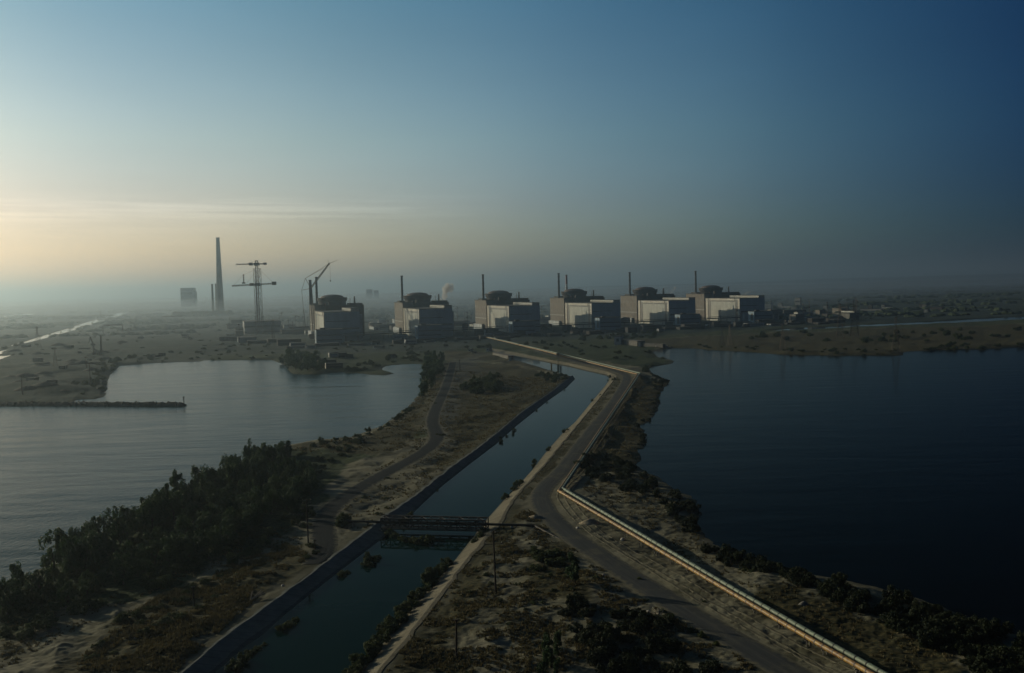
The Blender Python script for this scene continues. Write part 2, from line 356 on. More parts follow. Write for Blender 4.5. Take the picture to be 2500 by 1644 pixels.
def ground_mat():
    m_ = bpy.data.materials.new('ground'); m_.use_nodes = True; t = m_.node_tree; b = t.nodes['Principled BSDF']
    b.inputs['Roughness'].default_value = 1.0; b.inputs['Specular IOR Level'].default_value = 0.1
    A = nd(t, 'ShaderNodeAttribute', attribute_name='zone_a'); B = nd(t, 'ShaderNodeAttribute', attribute_name='zone_b')
    sa = nd(t, 'ShaderNodeSeparateColor'); t.links.new(A.outputs['Color'], sa.inputs[0])
    sb = nd(t, 'ShaderNodeSeparateColor'); t.links.new(B.outputs['Color'], sb.inputs[0])
    geo = nd(t, 'ShaderNodeNewGeometry')
    def nz_(scale, det=6, stretch=None, rough=0.6):
        src = geo.outputs['Position']
        if stretch:
            mp = nd(t, 'ShaderNodeMapping'); mp.inputs['Scale'].default_value = stretch[:3]; mp.inputs['Rotation'].default_value = (0, 0, stretch[3])
            t.links.new(src, mp.inputs[0]); src = mp.outputs[0]
        n = nd(t, 'ShaderNodeTexNoise', i_Scale=scale, i_Detail=det, i_Roughness=rough); t.links.new(src, n.inputs['Vector']); return n.outputs[0]
    n_mid, n_fine, n_big = nz_(0.09), nz_(0.8, 5, None, 0.7), nz_(0.012)
    sand = ramp(t, n_mid, [(0.3, (.215, .20, .145)), (0.5, (.155, .145, .10)), (0.7, (.07, .068, .042))])
    def mixc(f, a, bb, blend='MIX'):
        n = nd(t, 'ShaderNodeMix', data_type='RGBA', blend_type=blend)
        for v, s in ((f, n.inputs[0]), (a, n.inputs[6]), (bb, n.inputs[7])):
            if isinstance(v, (float, int)): s.default_value = v
            elif isinstance(v, tuple): s.default_value = (*v, 1)
            else: t.links.new(v, s)
        return n.outputs[2]
    def thr(base, noi, k=1.6, w=0.5):   # mask strength x noise threshold
        return mth(t, 'MULTIPLY', mth(t, 'SUBTRACT', mth(t, 'ADD', mth(t, 'MULTIPLY', base, k), noi), 1.0), 1/w, clamp=True)
    # sparse dry tufts speckle the sand everywhere
    spk = ramp(t, n_fine, [(0.52, (0, 0, 0)), (0.62, (1, 1, 1))]); spk2 = ramp(t, n_mid, [(0.42, (0, 0, 0)), (0.6, (1, 1, 1))])
    c = mixc(mth(t, 'MULTIPLY', mth(t, 'MULTIPLY', spk, spk2), 0.85), sand, (.075, .06, .032))
    dryc = ramp(t, n_fine, [(0.35, (.10, .08, .034)), (0.5, (.05, .046, .022)), (0.65, (.018, .023, .011))])
    c = mixc(thr(sa.outputs[1], n_mid), c, dryc)
    grc = ramp(t, n_fine, [(0.35, (.045, .06, .02)), (0.65, (.014, .026, .010))])
    c = mixc(thr(sa.outputs[0], n_mid), c, grc)
    c = mixc(sa.outputs[2], c, (.12, .125, .125))
    # plant yards and far country: dark woods, fields, bare earth, tinted blue-green for mist light
    st = nz_(0.02, 7, (0.22, 1.0, 1.0, 0.12)); st2 = nz_(0.004, 6, (0.35, 1, 1, -0.1))
    farc = ramp(t, st, [(0.3, (.010, .022, .020)), (0.48, (.020, .036, .031)), (0.6, (.040, .054, .044)), (0.70, (.15, .15, .125))])
    farc2 = ramp(t, st2, [(0.35, (.012, .024, .02)), (0.5, (.034, .046, .036)), (0.6, (.02, .034, .027)), (0.68, (.09, .092, .072))])
    c = mixc(sb.outputs[0], c, mixc(ramp(t, n_big, [(0.42, (0, 0, 0)), (0.58, (1, 1, 1))]), farc, farc2))
    c = mixc(mth(t, 'MULTIPLY', sb.outputs[1], 0.7), c, (.05, .048, .03))
    t.links.new(c, b.inputs['Base Color'])
    bp = nd(t, 'ShaderNodeBump', i_Strength=0.5, i_Distance=0.25); t.links.new(n_fine, bp.inputs['Height']); t.links.new(bp.outputs[0], b.inputs['Normal'])
    return m_
build_ground()

# ------------------------------------------------------------------ water
def water_mat(name, col, rough, waves, strength, ior):
    m_ = bpy.data.materials.new(name); m_.use_nodes = True; t = m_.node_tree; b = t.nodes['Principled BSDF']
    b.inputs['Base Color'].default_value = (*col, 1); b.inputs['Roughness'].default_value = rough; b.inputs['IOR'].default_value = ior
    geo = nd(t, 'ShaderNodeNewGeometry'); h = None
    for (sc_, sx, sy, rot, amp, det) in waves:
        mp = nd(t, 'ShaderNodeMapping'); mp.inputs['Scale'].default_value = (sx, sy, 1); mp.inputs['Rotation'].default_value = (0, 0, R(rot))
        t.links.new(geo.outputs['Position'], mp.inputs[0])
        n = nd(t, 'ShaderNodeTexNoise', i_Scale=sc_, i_Detail=det, i_Roughness=0.55, i_Distortion=0.4); t.links.new(mp.outputs[0], n.inputs['Vector'])
        v = mth(t, 'MULTIPLY', n.outputs[0], amp); h = v if h is None else mth(t, 'ADD', h, v)
    bp = nd(t, 'ShaderNodeBump', i_Strength=strength, i_Distance=1.0); t.links.new(h, bp.inputs['Height']); t.links.new(bp.outputs[0], b.inputs['Normal'])
    return m_
W_lake = water_mat('lake_water', (.005, .026, .028), 0.14, [(0.55, 1, .55, -35, .34, 5.0), (2.0, 1, .6, -25, .12, 3.0), (0.02, 1, 3, 10, .9, 2.0), (.006, 1, 2.5, 0, 2.5, 3.0)], 0.62, 1.08)
W_far = water_mat('far_water', (.01, .015, .016), 0.06, [(0.3, 1, .4, -35, .2, 2.0)], 0.2, 1.33)
W_right = water_mat('cooling_pond_water', (.001, .0025, .0035), 0.13, [(0.5, 1, .4, -30, .18, 4.0), (0.015, 1, 3.5, 5, .8, 3.0)], 0.35, 1.035)
W_canal = water_mat('canal_water', (.002, .014, .012), 0.04, [(0.5, 1, .6, 20, .035, 3.0), (0.06, 1, 2, 0, .10, 2.0)], 0.4, 1.045)
def sheet(name, pts, m_, world=False):
    me = bpy.data.meshes.new(name); vs = [(p[0], p[1], 0) for p in (pts if world else P(pts))]
    me.from_pydata(vs, [], [tuple(range(len(vs)))]); me.update()
    if me.polygons[0].normal.z < 0: me.flip_normals()
    return tag(link(name, me, m_), kind='structure')
sheet('lake_water', [(-4200,1003),(-800,930),(100,925),(150,840),(700,835),(1070,855),(1085,900),(1045,1000),(1000,1040),(900,1090),(700,1130),(560,1200),(430,1250),(220,1390),(0,1520),(-300,1700),(-1500,2100),(-4200,1900)], W_lake)
sheet('canal_water', [(200,1790),(1000,1790),(1100,1480),(1250,1250),(1480,1000),(1530,925),(1480,895),(1200,845),(1150,856),(1250,905),(1365,940),(1200,1050),(900,1310),(600,1500)], W_canal)
sheet('cooling_pond_water', [(1560,845),(1900,845),(3900,780),(4200,1900),(2900,1900),(2400,1640),(2000,1450),(1680,1340),(1650,1230),(1530,1160),(1540,1030),(1590,960),(1560,900)], W_right)
for nm, pl in (('river', RIVER), ('pond', POND_A), ('pond', POND_B), ('far_lake', FAR_A), ('far_canal', FARCAN)):
    c = pl.mean(0); d = pl-c; q = pl.copy()
    # widen each outline a little so that the banks, not the sheet, draw the edge
    nrm = np.zeros_like(pl)
    for i in range(len(pl)):
        e = pl[(i+1) % len(pl)]-pl[i-1]; nrm[i] = (e[1], -e[0])/np.hypot(*e)
    area = 0.5*np.sum(pl[:, 0]*np.roll(pl[:, 1], -1)-np.roll(pl[:, 0], -1)*pl[:, 1])
    q = pl+nrm*(4.0 if area > 0 else -4.0)
    sheet(nm, q, W_far, True)

# ------------------------------------------------------------------ canal banks: sloping concrete aprons
def resample(c, n):
    c = [Vector(p) for p in c]; s = [0]
    for a, b in zip(c, c[1:]): s.append(s[-1]+(b-a).length)
    out = []; j = 0
    for k in range(n):
        t = s[-1]*k/(n-1)
        while j < len(s)-2 and s[j+1] < t: j += 1
        out.append(c[j].lerp(c[j+1], (t-s[j])/max(1e-6, s[j+1]-s[j])))
    return out
def bank(name, w, tp, m_, n=260):
    a = resample([at(x, y, 0) for x, y in w], n); b = resample([at(x, y, ZL) for x, y in tp], n)
    mb = MB(); prev = None
    for i in range(n):
        d = (b[i]-a[i]); d.z = 0; d.normalize(); j = 0.5*mn.noise(b[i]*0.18)+0.35*mn.noise(b[i]*0.9)
        row = [a[i]-d*1.6+Vector((0, 0, -0.8)), a[i], a[i].lerp(b[i], .5), b[i]+Vector((0, 0, 0.12))+d*j, b[i]+d*(1.1+2*j)+Vector((0, 0, 0.10)), b[i]+d*(1.4+2*j)+Vector((0, 0, -1.0))]
        k = len(mb.v); mb.v += [tuple(p) for p in row]
        if i:
            for c in range(5): mb.f.append((k-6+c, k-6+c+1, k+c+1, k+c))
    return tag(mb.build(name, m_), kind='structure')
def slab_mat(name, c1, c2):
    m_ = mat(name, c1, 0.9, col2=c2, scale=0.25, bump=0.4, bscale=1.2, lo=0.35, hi=0.7)
    return m_
def joints(m_, wet):
    t = m_.node_tree; b = t.nodes['Principled BSDF']; src = b.inputs['Base Color'].links[0].from_socket; geo = nd(t, 'ShaderNodeNewGeometry')
    mp = nd(t, 'ShaderNodeMapping'); mp.inputs['Rotation'].default_value = (0, 0, R(-32)); t.links.new(geo.outputs['Position'], mp.inputs[0])
    sp = nd(t, 'ShaderNodeSeparateXYZ'); t.links.new(mp.outputs[0], sp.inputs[0]); f = None
    fr = mth(t, 'FRACT', mth(t, 'MULTIPLY', sp.outputs[1], 1/3.0)); a = mth(t, 'LESS_THAN', fr, 0.07)
    nz_ = nd(t, 'ShaderNodeTexNoise', i_Scale=.12, i_Detail=4.0); t.links.new(geo.outputs['Position'], nz_.inputs['Vector'])
    sz = nd(t, 'ShaderNodeSeparateXYZ'); t.links.new(geo.outputs['Position'], sz.inputs[0])
    w = mth(t, 'LESS_THAN', sz.outputs[2], mth(t, 'MULTIPLY', nz_.outputs[0], wet)); k = mth(t, 'ADD', mth(t, 'MULTIPLY', a, .45), mth(t, 'MULTIPLY', w, .5), clamp=True)
    mx_ = nd(t, 'ShaderNodeMix', data_type='RGBA'); t.links.new(k, mx_.inputs[0]); t.links.new(src, mx_.inputs[6]); mx_.inputs[7].default_value = (.04, .045, .035, 1); t.links.new(mx_.outputs[2], b.inputs['Base Color']); return m_
bank('canal_bank', LW, LT, joints(slab_mat('shaded_concrete', (.175, .18, .165), (.10, .11, .10)), .7))  # one concrete, two tints: cool shade here, warm sun on the right bank
bank('canal_bank', RW, RT, joints(slab_mat('sunlit_concrete', (.20, .175, .125), (.12, .105, .072)), .5))

# ------------------------------------------------------------------ roads
def road(name, line, w, m_, zo=0.09, wf=None):
    lat = np.linspace(-1, 1, 9); pts = []; n = len(line)
    for i, p in enumerate(line):
        d = (line[min(i+1, n-1)]-line[max(i-1, 0)]); d.z = 0; d.normalize(); s = Vector((d.y, -d.x, 0))
        ww = w*(wf(i/n) if wf else 1)*(1+0.10*mn.noise(p*0.08))
        pts.append([p+s*(ww/2)*k for k in lat])
    xs = np.array([[q.x for q in r] for r in pts]); ys = np.array([[q.y for q in r] for r in pts])
    hs = height(xs.ravel(), ys.ravel())[0].reshape(xs.shape); mb = MB()
    edge = np.array([-.10, 0, .03, .05, .06, .05, .03, 0, -.10])
    for i in range(n):
        k = len(mb.v)
        for j in range(9): mb.v.append((xs[i, j], ys[i, j], hs[i, j]+zo+edge[j]))
        if i:
            for c in range(8): mb.f.append((k-9+c, k-9+c+1, k+c+1, k+c))
    me = mb.mesh(name, True)
    uv = me.uv_layers.new(name='UVMap'); dist = [0]
    for a, b in zip(line, line[1:]): dist.append(dist[-1]+(b-a).length)
    for lp in me.loops:
        v = lp.vertex_index; uv.data[lp.index].uv = (lat[v % 9], dist[v//9])
    return tag(link(name, me, m_), kind='structure')
def road_mat(name, base, edge, wheel, patch=.50):
    m_ = bpy.data.materials.new(name); m_.use_nodes = True; t = m_.node_tree; b = t.nodes['Principled BSDF']; b.inputs['Roughness'].default_value = 0.95; b.inputs['Specular IOR Level'].default_value = .08
    uv = nd(t, 'ShaderNodeUVMap', uv_map='UVMap'); sp = nd(t, 'ShaderNodeSeparateXYZ'); t.links.new(uv.outputs[0], sp.inputs[0])
    mp = nd(t, 'ShaderNodeMapping'); mp.inputs['Scale'].default_value = (3.2, 0.035, 1); t.links.new(uv.outputs[0], mp.inputs[0])
    n = nd(t, 'ShaderNodeTexNoise', i_Scale=1.0, i_Detail=6.0, i_Roughness=0.65); t.links.new(mp.outputs[0], n.inputs['Vector'])
    mp2 = nd(t, 'ShaderNodeMapping'); mp2.inputs['Scale'].default_value = (2.5, 0.5, 1); t.links.new(uv.outputs[0], mp2.inputs[0])
    n2 = nd(t, 'ShaderNodeTexNoise', i_Scale=1.0, i_Detail=5.0); t.links.new(mp2.outputs[0], n2.inputs['Vector'])
    c1 = ramp(t, n.outputs[0], [(0.35, base), (0.5, tuple(x*1.25 for x in base)), (0.68, wheel)])
    ed = mth(t, 'ADD', mth(t, 'ABSOLUTE', sp.outputs[0]), mth(t, 'MULTIPLY', mth(t, 'SUBTRACT', n2.outputs[0], 0.5), 0.95))
    f = mth(t, 'MULTIPLY', mth(t, 'SUBTRACT', ed, 0.68), 4.0, clamp=True)
    geo = nd(t, 'ShaderNodeNewGeometry'); n3 = nd(t, 'ShaderNodeTexNoise', i_Scale=.11, i_Detail=7.0, i_Roughness=.7); t.links.new(geo.outputs['Position'], n3.inputs['Vector'])
    f = mth(t, 'MAXIMUM', f, mth(t, 'MULTIPLY', mth(t, 'SUBTRACT', n3.outputs[0], patch), 3.5, clamp=True))
    rut = mth(t, 'MULTIPLY', mth(t, 'LESS_THAN', mth(t, 'ABSOLUTE', mth(t, 'SUBTRACT', mth(t, 'ABSOLUTE', mth(t, 'ADD', sp.outputs[0], mth(t, 'MULTIPLY', n.outputs[0], .25))), .42)), .09), .5)
    f = mth(t, 'MULTIPLY', f, mth(t, 'SUBTRACT', 1.0, rut))
    mx_ = nd(t, 'ShaderNodeMix', data_type='RGBA'); t.links.new(f, mx_.inputs[0]); t.links.new(c1, mx_.inputs[6]); mx_.inputs[7].default_value = (*edge, 1)
    t.links.new(mx_.outputs[2], b.inputs['Base Color'])
    bp = nd(t, 'ShaderNodeBump', i_Strength=0.5, i_Distance=0.15); t.links.new(n.outputs[0], bp.inputs['Height']); t.links.new(bp.outputs[0], b.inputs['Normal'])
    return m_
road('road', RL_R, 8.5, road_mat('dusty_asphalt', (.045, .048, .05), (.13, .12, .085), (.085, .083, .075)), wf=lambda t: 0.9+0.12*t)
road('service_road', RL_L, 9.0, road_mat('dark_asphalt', (.011, .013, .016), (.13, .12, .085), (.022, .023, .025), .62), wf=lambda t: 1.0)

def offset(line, d, a=0.0, b=1.0):
    n = len(line); out = []
    for i in range(int(n*a), int(n*b)):
        p = line[i]; v = line[min(i+1, n-1)]-line[max(i-1, 0)]; v.z = 0; v.normalize(); s_ = Vector((v.y, -v.x, 0))
        out.append(p-s_*(d+.9*mn.noise(p*.02+Vector((d, 0, 0)))))
    return out
TRK = road_mat('rutted_sand', (.09, .082, .058), (.17, .155, .11), (.05, .046, .032))
for d_, w_, a_, b_ in ((6.6, .8, .60, 1), (8.4, .8, .62, 1), (11.4, .7, .70, 1)):
    road('dirt_track', offset(RL_R, d_, a_, b_), w_, TRK, zo=.035)

# ------------------------------------------------------------------ haze
hz_ = MB(); hz_.box((-30000, -1500, -8), (30000, 34000, 345))
hm = bpy.data.materials.new('haze'); hm.use_nodes = True; t = hm.node_tree; t.nodes.clear()
pv = nd(t, 'ShaderNodeVolumePrincipled'); pv.inputs['Color'].default_value = (*HAZE_C, 1); pv.inputs['Density'].default_value = HAZE_D; pv.inputs['Anisotropy'].default_value = HAZE_G
ou = nd(t, 'ShaderNodeOutputMaterial'); t.links.new(pv.outputs[0], ou.inputs['Volume'])
tag(hz_.build('haze', hm), kind='stuff')

# low ground mist lying over the plain beyond the lake on the sun's side
ring = [(-16000, 2500), (-9000, 2150), (-4000, 1900), (-2200, 1750), (-900, 1600), (-350, 1500), (150, 1900), (700, 2500), (1800, 4200), (4500, 7000), (9000, 12000), (11000, 26000), (11000, 33000), (-24000, 33000)]
def mist_bank(top):
    g_ = MB(); k_ = len(ring)
    for zz, f_ in ((0.5, 1.0), (top*.55, .99), (top, .93)):
        for x_, y_ in ring: g_.v.append((x_*f_+top, 2500+(y_-2500)+(1-f_)*1500*(1 if y_ < 30000 else -1)+top*2, zz+(6*mn.noise(Vector((x_*.001, y_*.001, 0))) if zz == top else 0)))
    for l_ in range(2):
        for i in range(k_): j = (i+1) % k_; g_.f.append((l_*k_+i, l_*k_+j, (l_+1)*k_+j, (l_+1)*k_+i))
    g_.f.append(tuple(reversed(range(k_)))); g_.f.append(tuple(range(2*k_, 3*k_)))
    return g_
mm_ = bpy.data.materials.new('ground_mist'); mm_.use_nodes = True; t = mm_.node_tree; t.nodes.clear()
pv = nd(t, 'ShaderNodeVolumePrincipled'); pv.inputs['Color'].default_value = (.78, .90, 1, 1); pv.inputs['Density'].default_value = MIST_D; pv.inputs['Anisotropy'].default_value = HAZE_G
ou = nd(t, 'ShaderNodeOutputMaterial'); t.links.new(pv.outputs[0], ou.inputs['Volume'])
for top_ in (20, 40, 66): tag(mist_bank(top_).build('ground_mist', mm_), kind='stuff')

# ================================================================== materials of built things
M = {}
M['cream'] = mat('cream_panels', (.45, .45, .41), .8, col2=(.34, .34, .31), scale=.12, streak=(1, 1, .25))
M['grey'] = mat('grey_panels', (.40, .42, .43), .8, col2=(.30, .31, .32), scale=.1, streak=(1, 1, .2))
M['shadeblue'] = mat('shade_blue_panels', (.34, .43, .50), .75, col2=(.26, .34, .40), scale=.1, streak=(1, 1, .2))  # blue-grey of cream walls in shade, put into the panel colour
M['bluedark'] = mat('dark_blue_grey_panels', (.27, .34, .40), .75, col2=(.20, .27, .32), scale=.1)
M['tan'] = mat('tan_plaster', (.19, .165, .14), .85, col2=(.125, .11, .095), scale=.12)
M['dark'] = mat('dark_cladding', (.05, .05, .05), .75, col2=(.035, .033, .033), scale=.2)
M['glass'] = mat('dirty_glazing', (.045, .05, .055), .35, col2=(.09, .08, .07), scale=.8)
M['roofing'] = mat('dark_roofing', (.075, .072, .07), .9, col2=(.05, .048, .045), scale=.08)
M['rdark'] = mat('brown_concrete', (.05, .043, .04), .85, col2=(.032, .028, .027), scale=.15)
M['dome'] = mat('dull_red_dome', (.085, .05, .042), .7, col2=(.055, .036, .032), scale=.1)
M['pink'] = mat('salmon_concrete', (.34, .19, .14), .8, col2=(.25, .14, .11), scale=.3)
M['steel'] = mat('dark_steel', (.07, .065, .06), .7, col2=(.12, .075, .05), scale=.5)
M['stack'] = mat('stack_concrete', (.12, .12, .12), .85, col2=(.08, .08, .08), scale=.2)
M['cranepaint'] = mat('weathered_yellow_paint', (.22, .16, .08), .6, col2=(.13, .08, .05), scale=.3)
M['cranered'] = mat('rusty_red_lattice', (.14, .06, .04), .7, col2=(.08, .045, .035), scale=.5)
M['white'] = mat('whitewashed_wall', (.55, .52, .46), .85, col2=(.42, .39, .34), scale=.2)
M['redband'] = mat('faded_red_paint', (.24, .06, .05), .7, scale=.5)
M['whiteband'] = mat('faded_white_paint', (.45, .43, .4), .7, scale=.5)
M['concrete'] = mat('weathered_concrete', (.20, .19, .17), .9, col2=(.12, .11, .10), scale=.3)
M['rust'] = mat('rusty_orange_pipe', (.34, .20, .045), .55, col2=(.13, .055, .015), scale=.9, lo=.42, hi=.62)
M['greenpipe'] = mat('pale_green_pipe', (.17, .21, .14), .6, col2=(.10, .125, .09), scale=1.2)
M['wood'] = mat('creosoted_wood', (.045, .035, .028), .9, scale=3)
M['sandm'] = mat('loose_sand', (.40, .34, .25), 1, col2=(.27, .22, .15), scale=.8, bump=.4)
M['rock'] = mat('breakwater_rock', (.10, .095, .085), .95, col2=(.05, .05, .045), scale=.6)
ORD = ['first', 'second', 'third', 'fourth', 'fifth', 'sixth']
BETA = R(16.5)
def unit_parts():
    """one reactor unit in its own frame: x along the row, y backwards, origin at the front left corner of the turbine hall"""
    d = {}
    # turbine hall
    th = empty('turbine_hall', (0, 0, 0))
    b = MB(); b.box((0, 0, -3), (42, 144, 45)); b.build('wall', M['cream'], th)
    b = MB(); b.box((.6, -.22, 15.3), (41.8, -.01, 44.8)); b.build('shade_tinted_front', M['shadeblue'], th)  # added sheet: the wall is cream, its blue shade is painted here
    b = MB(); b.box((42, 0, -3), (56, 144, 45.2)); b.box((56, 20, -3), (63, 120, 40)); b.build('side_aisle', M['shadeblue'], th)
    b = MB(); b.box((42.3, .3, 45.2), (55.7, 118, 50)); b.build('roof_lantern', M['cream'], th)
    b = MB(); b.box((42.05, 1, 46.6), (42.3, 117.5, 48.0)); b.build('lantern_glazing', M['glass'], th)
    b = MB(); b.box((-.6, -.6, 45), (42.2, 144.6, 45.9)); b.box((42, -.4, 50), (56, 118.4, 50.6)); b.box((42.2, 118.5, 45.2), (56, 144.6, 45.9)); b.build('roof', M['roofing'], th)
    for y0, y1, z0, z1 in ((8, 19, 1, 42), (122, 133, 1, 42)):
        b = MB(); b.box((-.25, y0, z0), (-.02, y1, z1))
        for k in range(9): b.box((-.6, y0+.5, 4+k*4.3), (-.2, y1-.5, 4.7+k*4.3))
        b.build('window_strip', M['glass'], th)
    for a, c in ((21, 70), (73, 120)): b = MB(); b.box((-.25, a, 38.5), (-.02, c, 40.8)); b.build('clerestory_strip', M['glass'], th)
    for y0, y1 in ((-.3, 7), (134, 143.5)): b = MB(); b.box((-.9, y0, 0), (-.02, y1, 45)); b.build('corner_pilaster', M['white'], th)
    b = MB(); b.box((-.8, 20, 41.2), (-.02, 121, 44.9)); b.build('parapet_band', M['white'], th)
    for x1, z0, z1 in ((55, 17, 20), (40, 30, 31)): b = MB(); b.box((2, -.5, z0), (x1, -.3, z1)); b.build('front_window_band', M['glass'], th)
    b = MB(); b.box((4, -9, -3), (52, -.3, 15)); b.build('annex', M['bluedark'], th)
    b = MB(); b.box((14, -20, -3), (30, -9.1, 8)); b.build('annex', M['bluedark'], th)
    d['turbine_hall'] = th
    # reactor building
    rb = empty('reactor_building', (0, 0, 0))
    b = MB(); b.box((19, 146, -3), (84, 226, 54)); b.box((60, 147, 54), (82, 190, 57)); b.box((24, 150, 54), (30, 156, 60)); b.build('base_block', M['rdark'], rb)
    b = MB(); b.lathe((34, 186, 54), [(24.0, 0), (24.0, 6.5), (25.6, 7.0), (26.4, 12.6), (26.0, 13.4), (21, 13.5)], 48); b.build('containment_cylinder', M['rdark'], rb)
    b = MB(); b.lathe((34, 186, 67.5), [(20.5, 0)]+[(20.5*math.cos(t), 5.4*math.sin(t)) for t in [R(a) for a in (10, 22, 35, 48, 60, 72, 84)]], 40); b.build('dome', M['dome'], rb, smooth=False)
    b = MB(); b.box((19.2, 166, 54), (25, 173, 58)); b.build('rooftop_block', M['pink'], rb)
    b = MB(); b.lathe((72, 176, 57), [(1.6, 0), (1.2, 12)], 10); b.build('roof_vent', M['steel'], rb)
    b = MB(); b.bar((62, 160, 57), (62, 160, 66), .4); b.build('mast', M['steel'], rb)
    d['reactor_building'] = rb
    # auxiliary building with its windowless tan walls
    ab = empty('auxiliary_building', (0, 0, 0))
    b = MB(); b.box((-1, 150, -3), (18.6, 236, 54.5)); b.build('wall', M['tan'], ab)
    b = MB(); b.box((-1.6, 149.5, 54.5), (18.8, 236.4, 55.4)); b.box((1, 190, 55), (17.5, 216, 58)); b.build('roof', M['roofing'], ab)
    for y0 in (158, 176, 194, 214, 226):
        for z0 in (26, 40): b = MB(); b.box((-1.25, y0, z0), (-1.02, y0+5, z0+4)); b.build('window', M['glass'], ab)
    b = MB(); b.box((-1.5, 150, 20), (-1.02, 235, 21.2)); b.box((-6, 168, -3), (-1.3, 232, 9)); b.build('lower_gallery', M['grey'], ab)
    d['auxiliary_building'] = ab
    st = empty('ventilation_stack', (9.5, 213-4, 58))
    b = MB(); b.lathe((0, 0, -2), [(2.2, 0), (1.9, 47), (2.2, 47.2), (2.2, 49)], 16); b.build('flue', M['stack'], st)
    for z in (7, 18, 29, 40, 45.5):
        b = MB(); b.lathe((0, 0, z), [(2.6, 0), (2.7, .9)], 16); b.build('platform', M['steel'], st)
    d['ventilation_stack'] = st
    sb = empty('service_block', (0, 0, 0))
    b = MB(); b.box((-22, -92, -3), (18, -70, 21)); b.build('wall', M['bluedark'], sb)
    b = MB(); b.box((-22.4, -92.4, 21), (18.4, -69.6, 21.7)); b.box((-16, -88, 21.7), (-8, -82, 24)); b.build('roof', M['roofing'], sb)
    for z in (5, 12): b = MB(); b.box((-20, -92.25, z), (16, -92.02, z+1.6)); b.build('window_band', M['glass'], sb)
    b = MB(); b.box((-22.25, -88, 4), (-22.02, -80, 17)); b.build('side_window', M['glass'], sb)
    d['service_block'] = sb
    return d
def copy_tree(o, parent=None):
    c = o.copy(); COL.objects.link(c); c.parent = parent
    for ch in o.children: copy_tree(ch, c)
    return c
FPXS = [792, 1025, 1244, 1446, 1634, 1807]
UN = {'turbine_hall': ('turbine hall', '{} turbine hall from the left, with a sunlit cream end wall and shaded front', 'turbine halls of the six units'),
 'reactor_building': ('reactor building', '{} dark domed reactor building from the left, rising behind its turbine hall', 'reactor buildings with dark domes'),
 'auxiliary_building': ('auxiliary building', '{} tan auxiliary building from the left, at the foot of a thin stack', 'auxiliary buildings'),
 'ventilation_stack': ('chimney', '{} thin dark ventilation stack from the left, beside a reactor dome', 'ventilation stacks of the six units'),
 'service_block': ('service block', '{} low grey flat-roofed block from the left, in front of its turbine hall', 'low service blocks before the halls')}
proto = unit_parts()
for k in range(6):
    Y = 1578+(1996-1578)*k/5; p = aty(FPXS[k], 790, Y)
    rot = Matrix.Rotation(BETA, 4, 'Z')
    for nm, o in proto.items():
        c = o if k == 0 else copy_tree(o)
        if k == 0: o['base'] = list(o.location)
        loc = rot @ Vector(o['base'])
        c.location = Vector((p.x, p.y, 3))+loc; c.rotation_euler = (0, 0, BETA)
        cat, lab, grp = UN[nm]; tag(c, lab.format(ORD[k]), cat, grp)
for o in COL.objects:
    if 'base' in o: del o['base']

def gz(x, y): return H1(x, y)
# ------------------------------------------------------------------ tall power-station chimney and the others
def chimney(name, px_top, py_top, px_bot, Y, r0_, r1_, m_, label, bands=None, group=None):
    t_ = aty(px_top, py_top, Y); b_ = aty(px_bot, py_top, Y); x = t_.x; g = gz(x, Y)
    x = aty(px_bot, 700, Y).x
    e = empty(name, (x, Y, g-1), 0, label, 'chimney', group); h = t_.z-g+1
    b = MB(); b.lathe((0, 0, 0), [(r0_+(r1_-r0_)*s, h*s) for s in (0, .15, .35, .6, .85, 1)], 28, True); b.build('shaft', m_, e)
    if bands:
        for z0, z1, mm in bands:
            rr = r0_+(r1_-r0_)*z0+.08; b = MB(); b.lathe((0, 0, h*z0), [(rr, 0), (r0_+(r1_-r0_)*z1+.08, h*(z1-z0))], 24); b.build('painted_band', mm, e)
    b = MB(); b.lathe((0, 0, h-2.5), [(r1_*1.08, 0), (r1_*1.12, 2.7)], 24); b.build('rim', M['stack'], e)
    return e
chimney('power_station_chimney', 531, 580.5, 536, 4000, 15.5, 6.9, M['stack'], 'very tall tapering concrete chimney, hazy, rising far above the horizon')
chimney('chimney', 516, 694, 518, 3900, 4.5, 3.6, M['stack'], 'short thick far chimney standing left of the very tall one')
chimney('chimney', 528, 693, 529, 4060, 7.5, 6.5, M['stack'], 'broad short far chimney directly beside the very tall one')
chimney('boiler_chimney', 753.5, 684, 757.5, 1850, 3.7, 2.4, M['stack'], 'thick dark chimney between the lattice boom crane and the nearest domed building')
chimney('striped_chimney', 1381.5, 671.5, 1383.5, 2350, 2.5, 2.2, M['whiteband'], 'red and white banded chimney behind the fourth reactor dome',
        [(.80, 1.0, M['redband']), (.52, .66, M['redband']), (.26, .40, M['redband'])])
# far power-station boiler house
def blockhouse(name, px0, px1, ytop, Y, depth, label, cat, wall, rz=0.0, zb=None, grp=None, win=0, roof=True):
    a, c = aty(px0, ytop, Y), aty(px1, ytop, Y); w = (c.x-a.x)/max(.3, math.cos(rz)); g = gz((a.x+c.x)/2, Y) if Y < 30000 else 3
    h = max(2.5, (a.z+c.z)/2-g)
    e = empty(name, (a.x, Y, g-2), rz, label, cat, grp)
    b = MB(); b.box((0, 0, 0), (w, depth, h+2)); b.build('wall', wall, e)
    if roof: b = MB(); b.box((-.3, -.3, h+2), (w+.3, depth+.3, h+2.8)); b.build('roof', M['roofing'], e)
    if win:
        for k in range(win):
            z = 3.5+k*(h-2)/win; z1 = z+.35*(h-1)/win
            b = MB(); b.box((1, -.2, z), (w-1, -.02, z1)); b.build('window_band', M['glass'], e)
            b = MB(); b.box((-.2, 1, z), (-.02, depth-1, z1)); b.build('window_band', M['glass'], e)
    return e
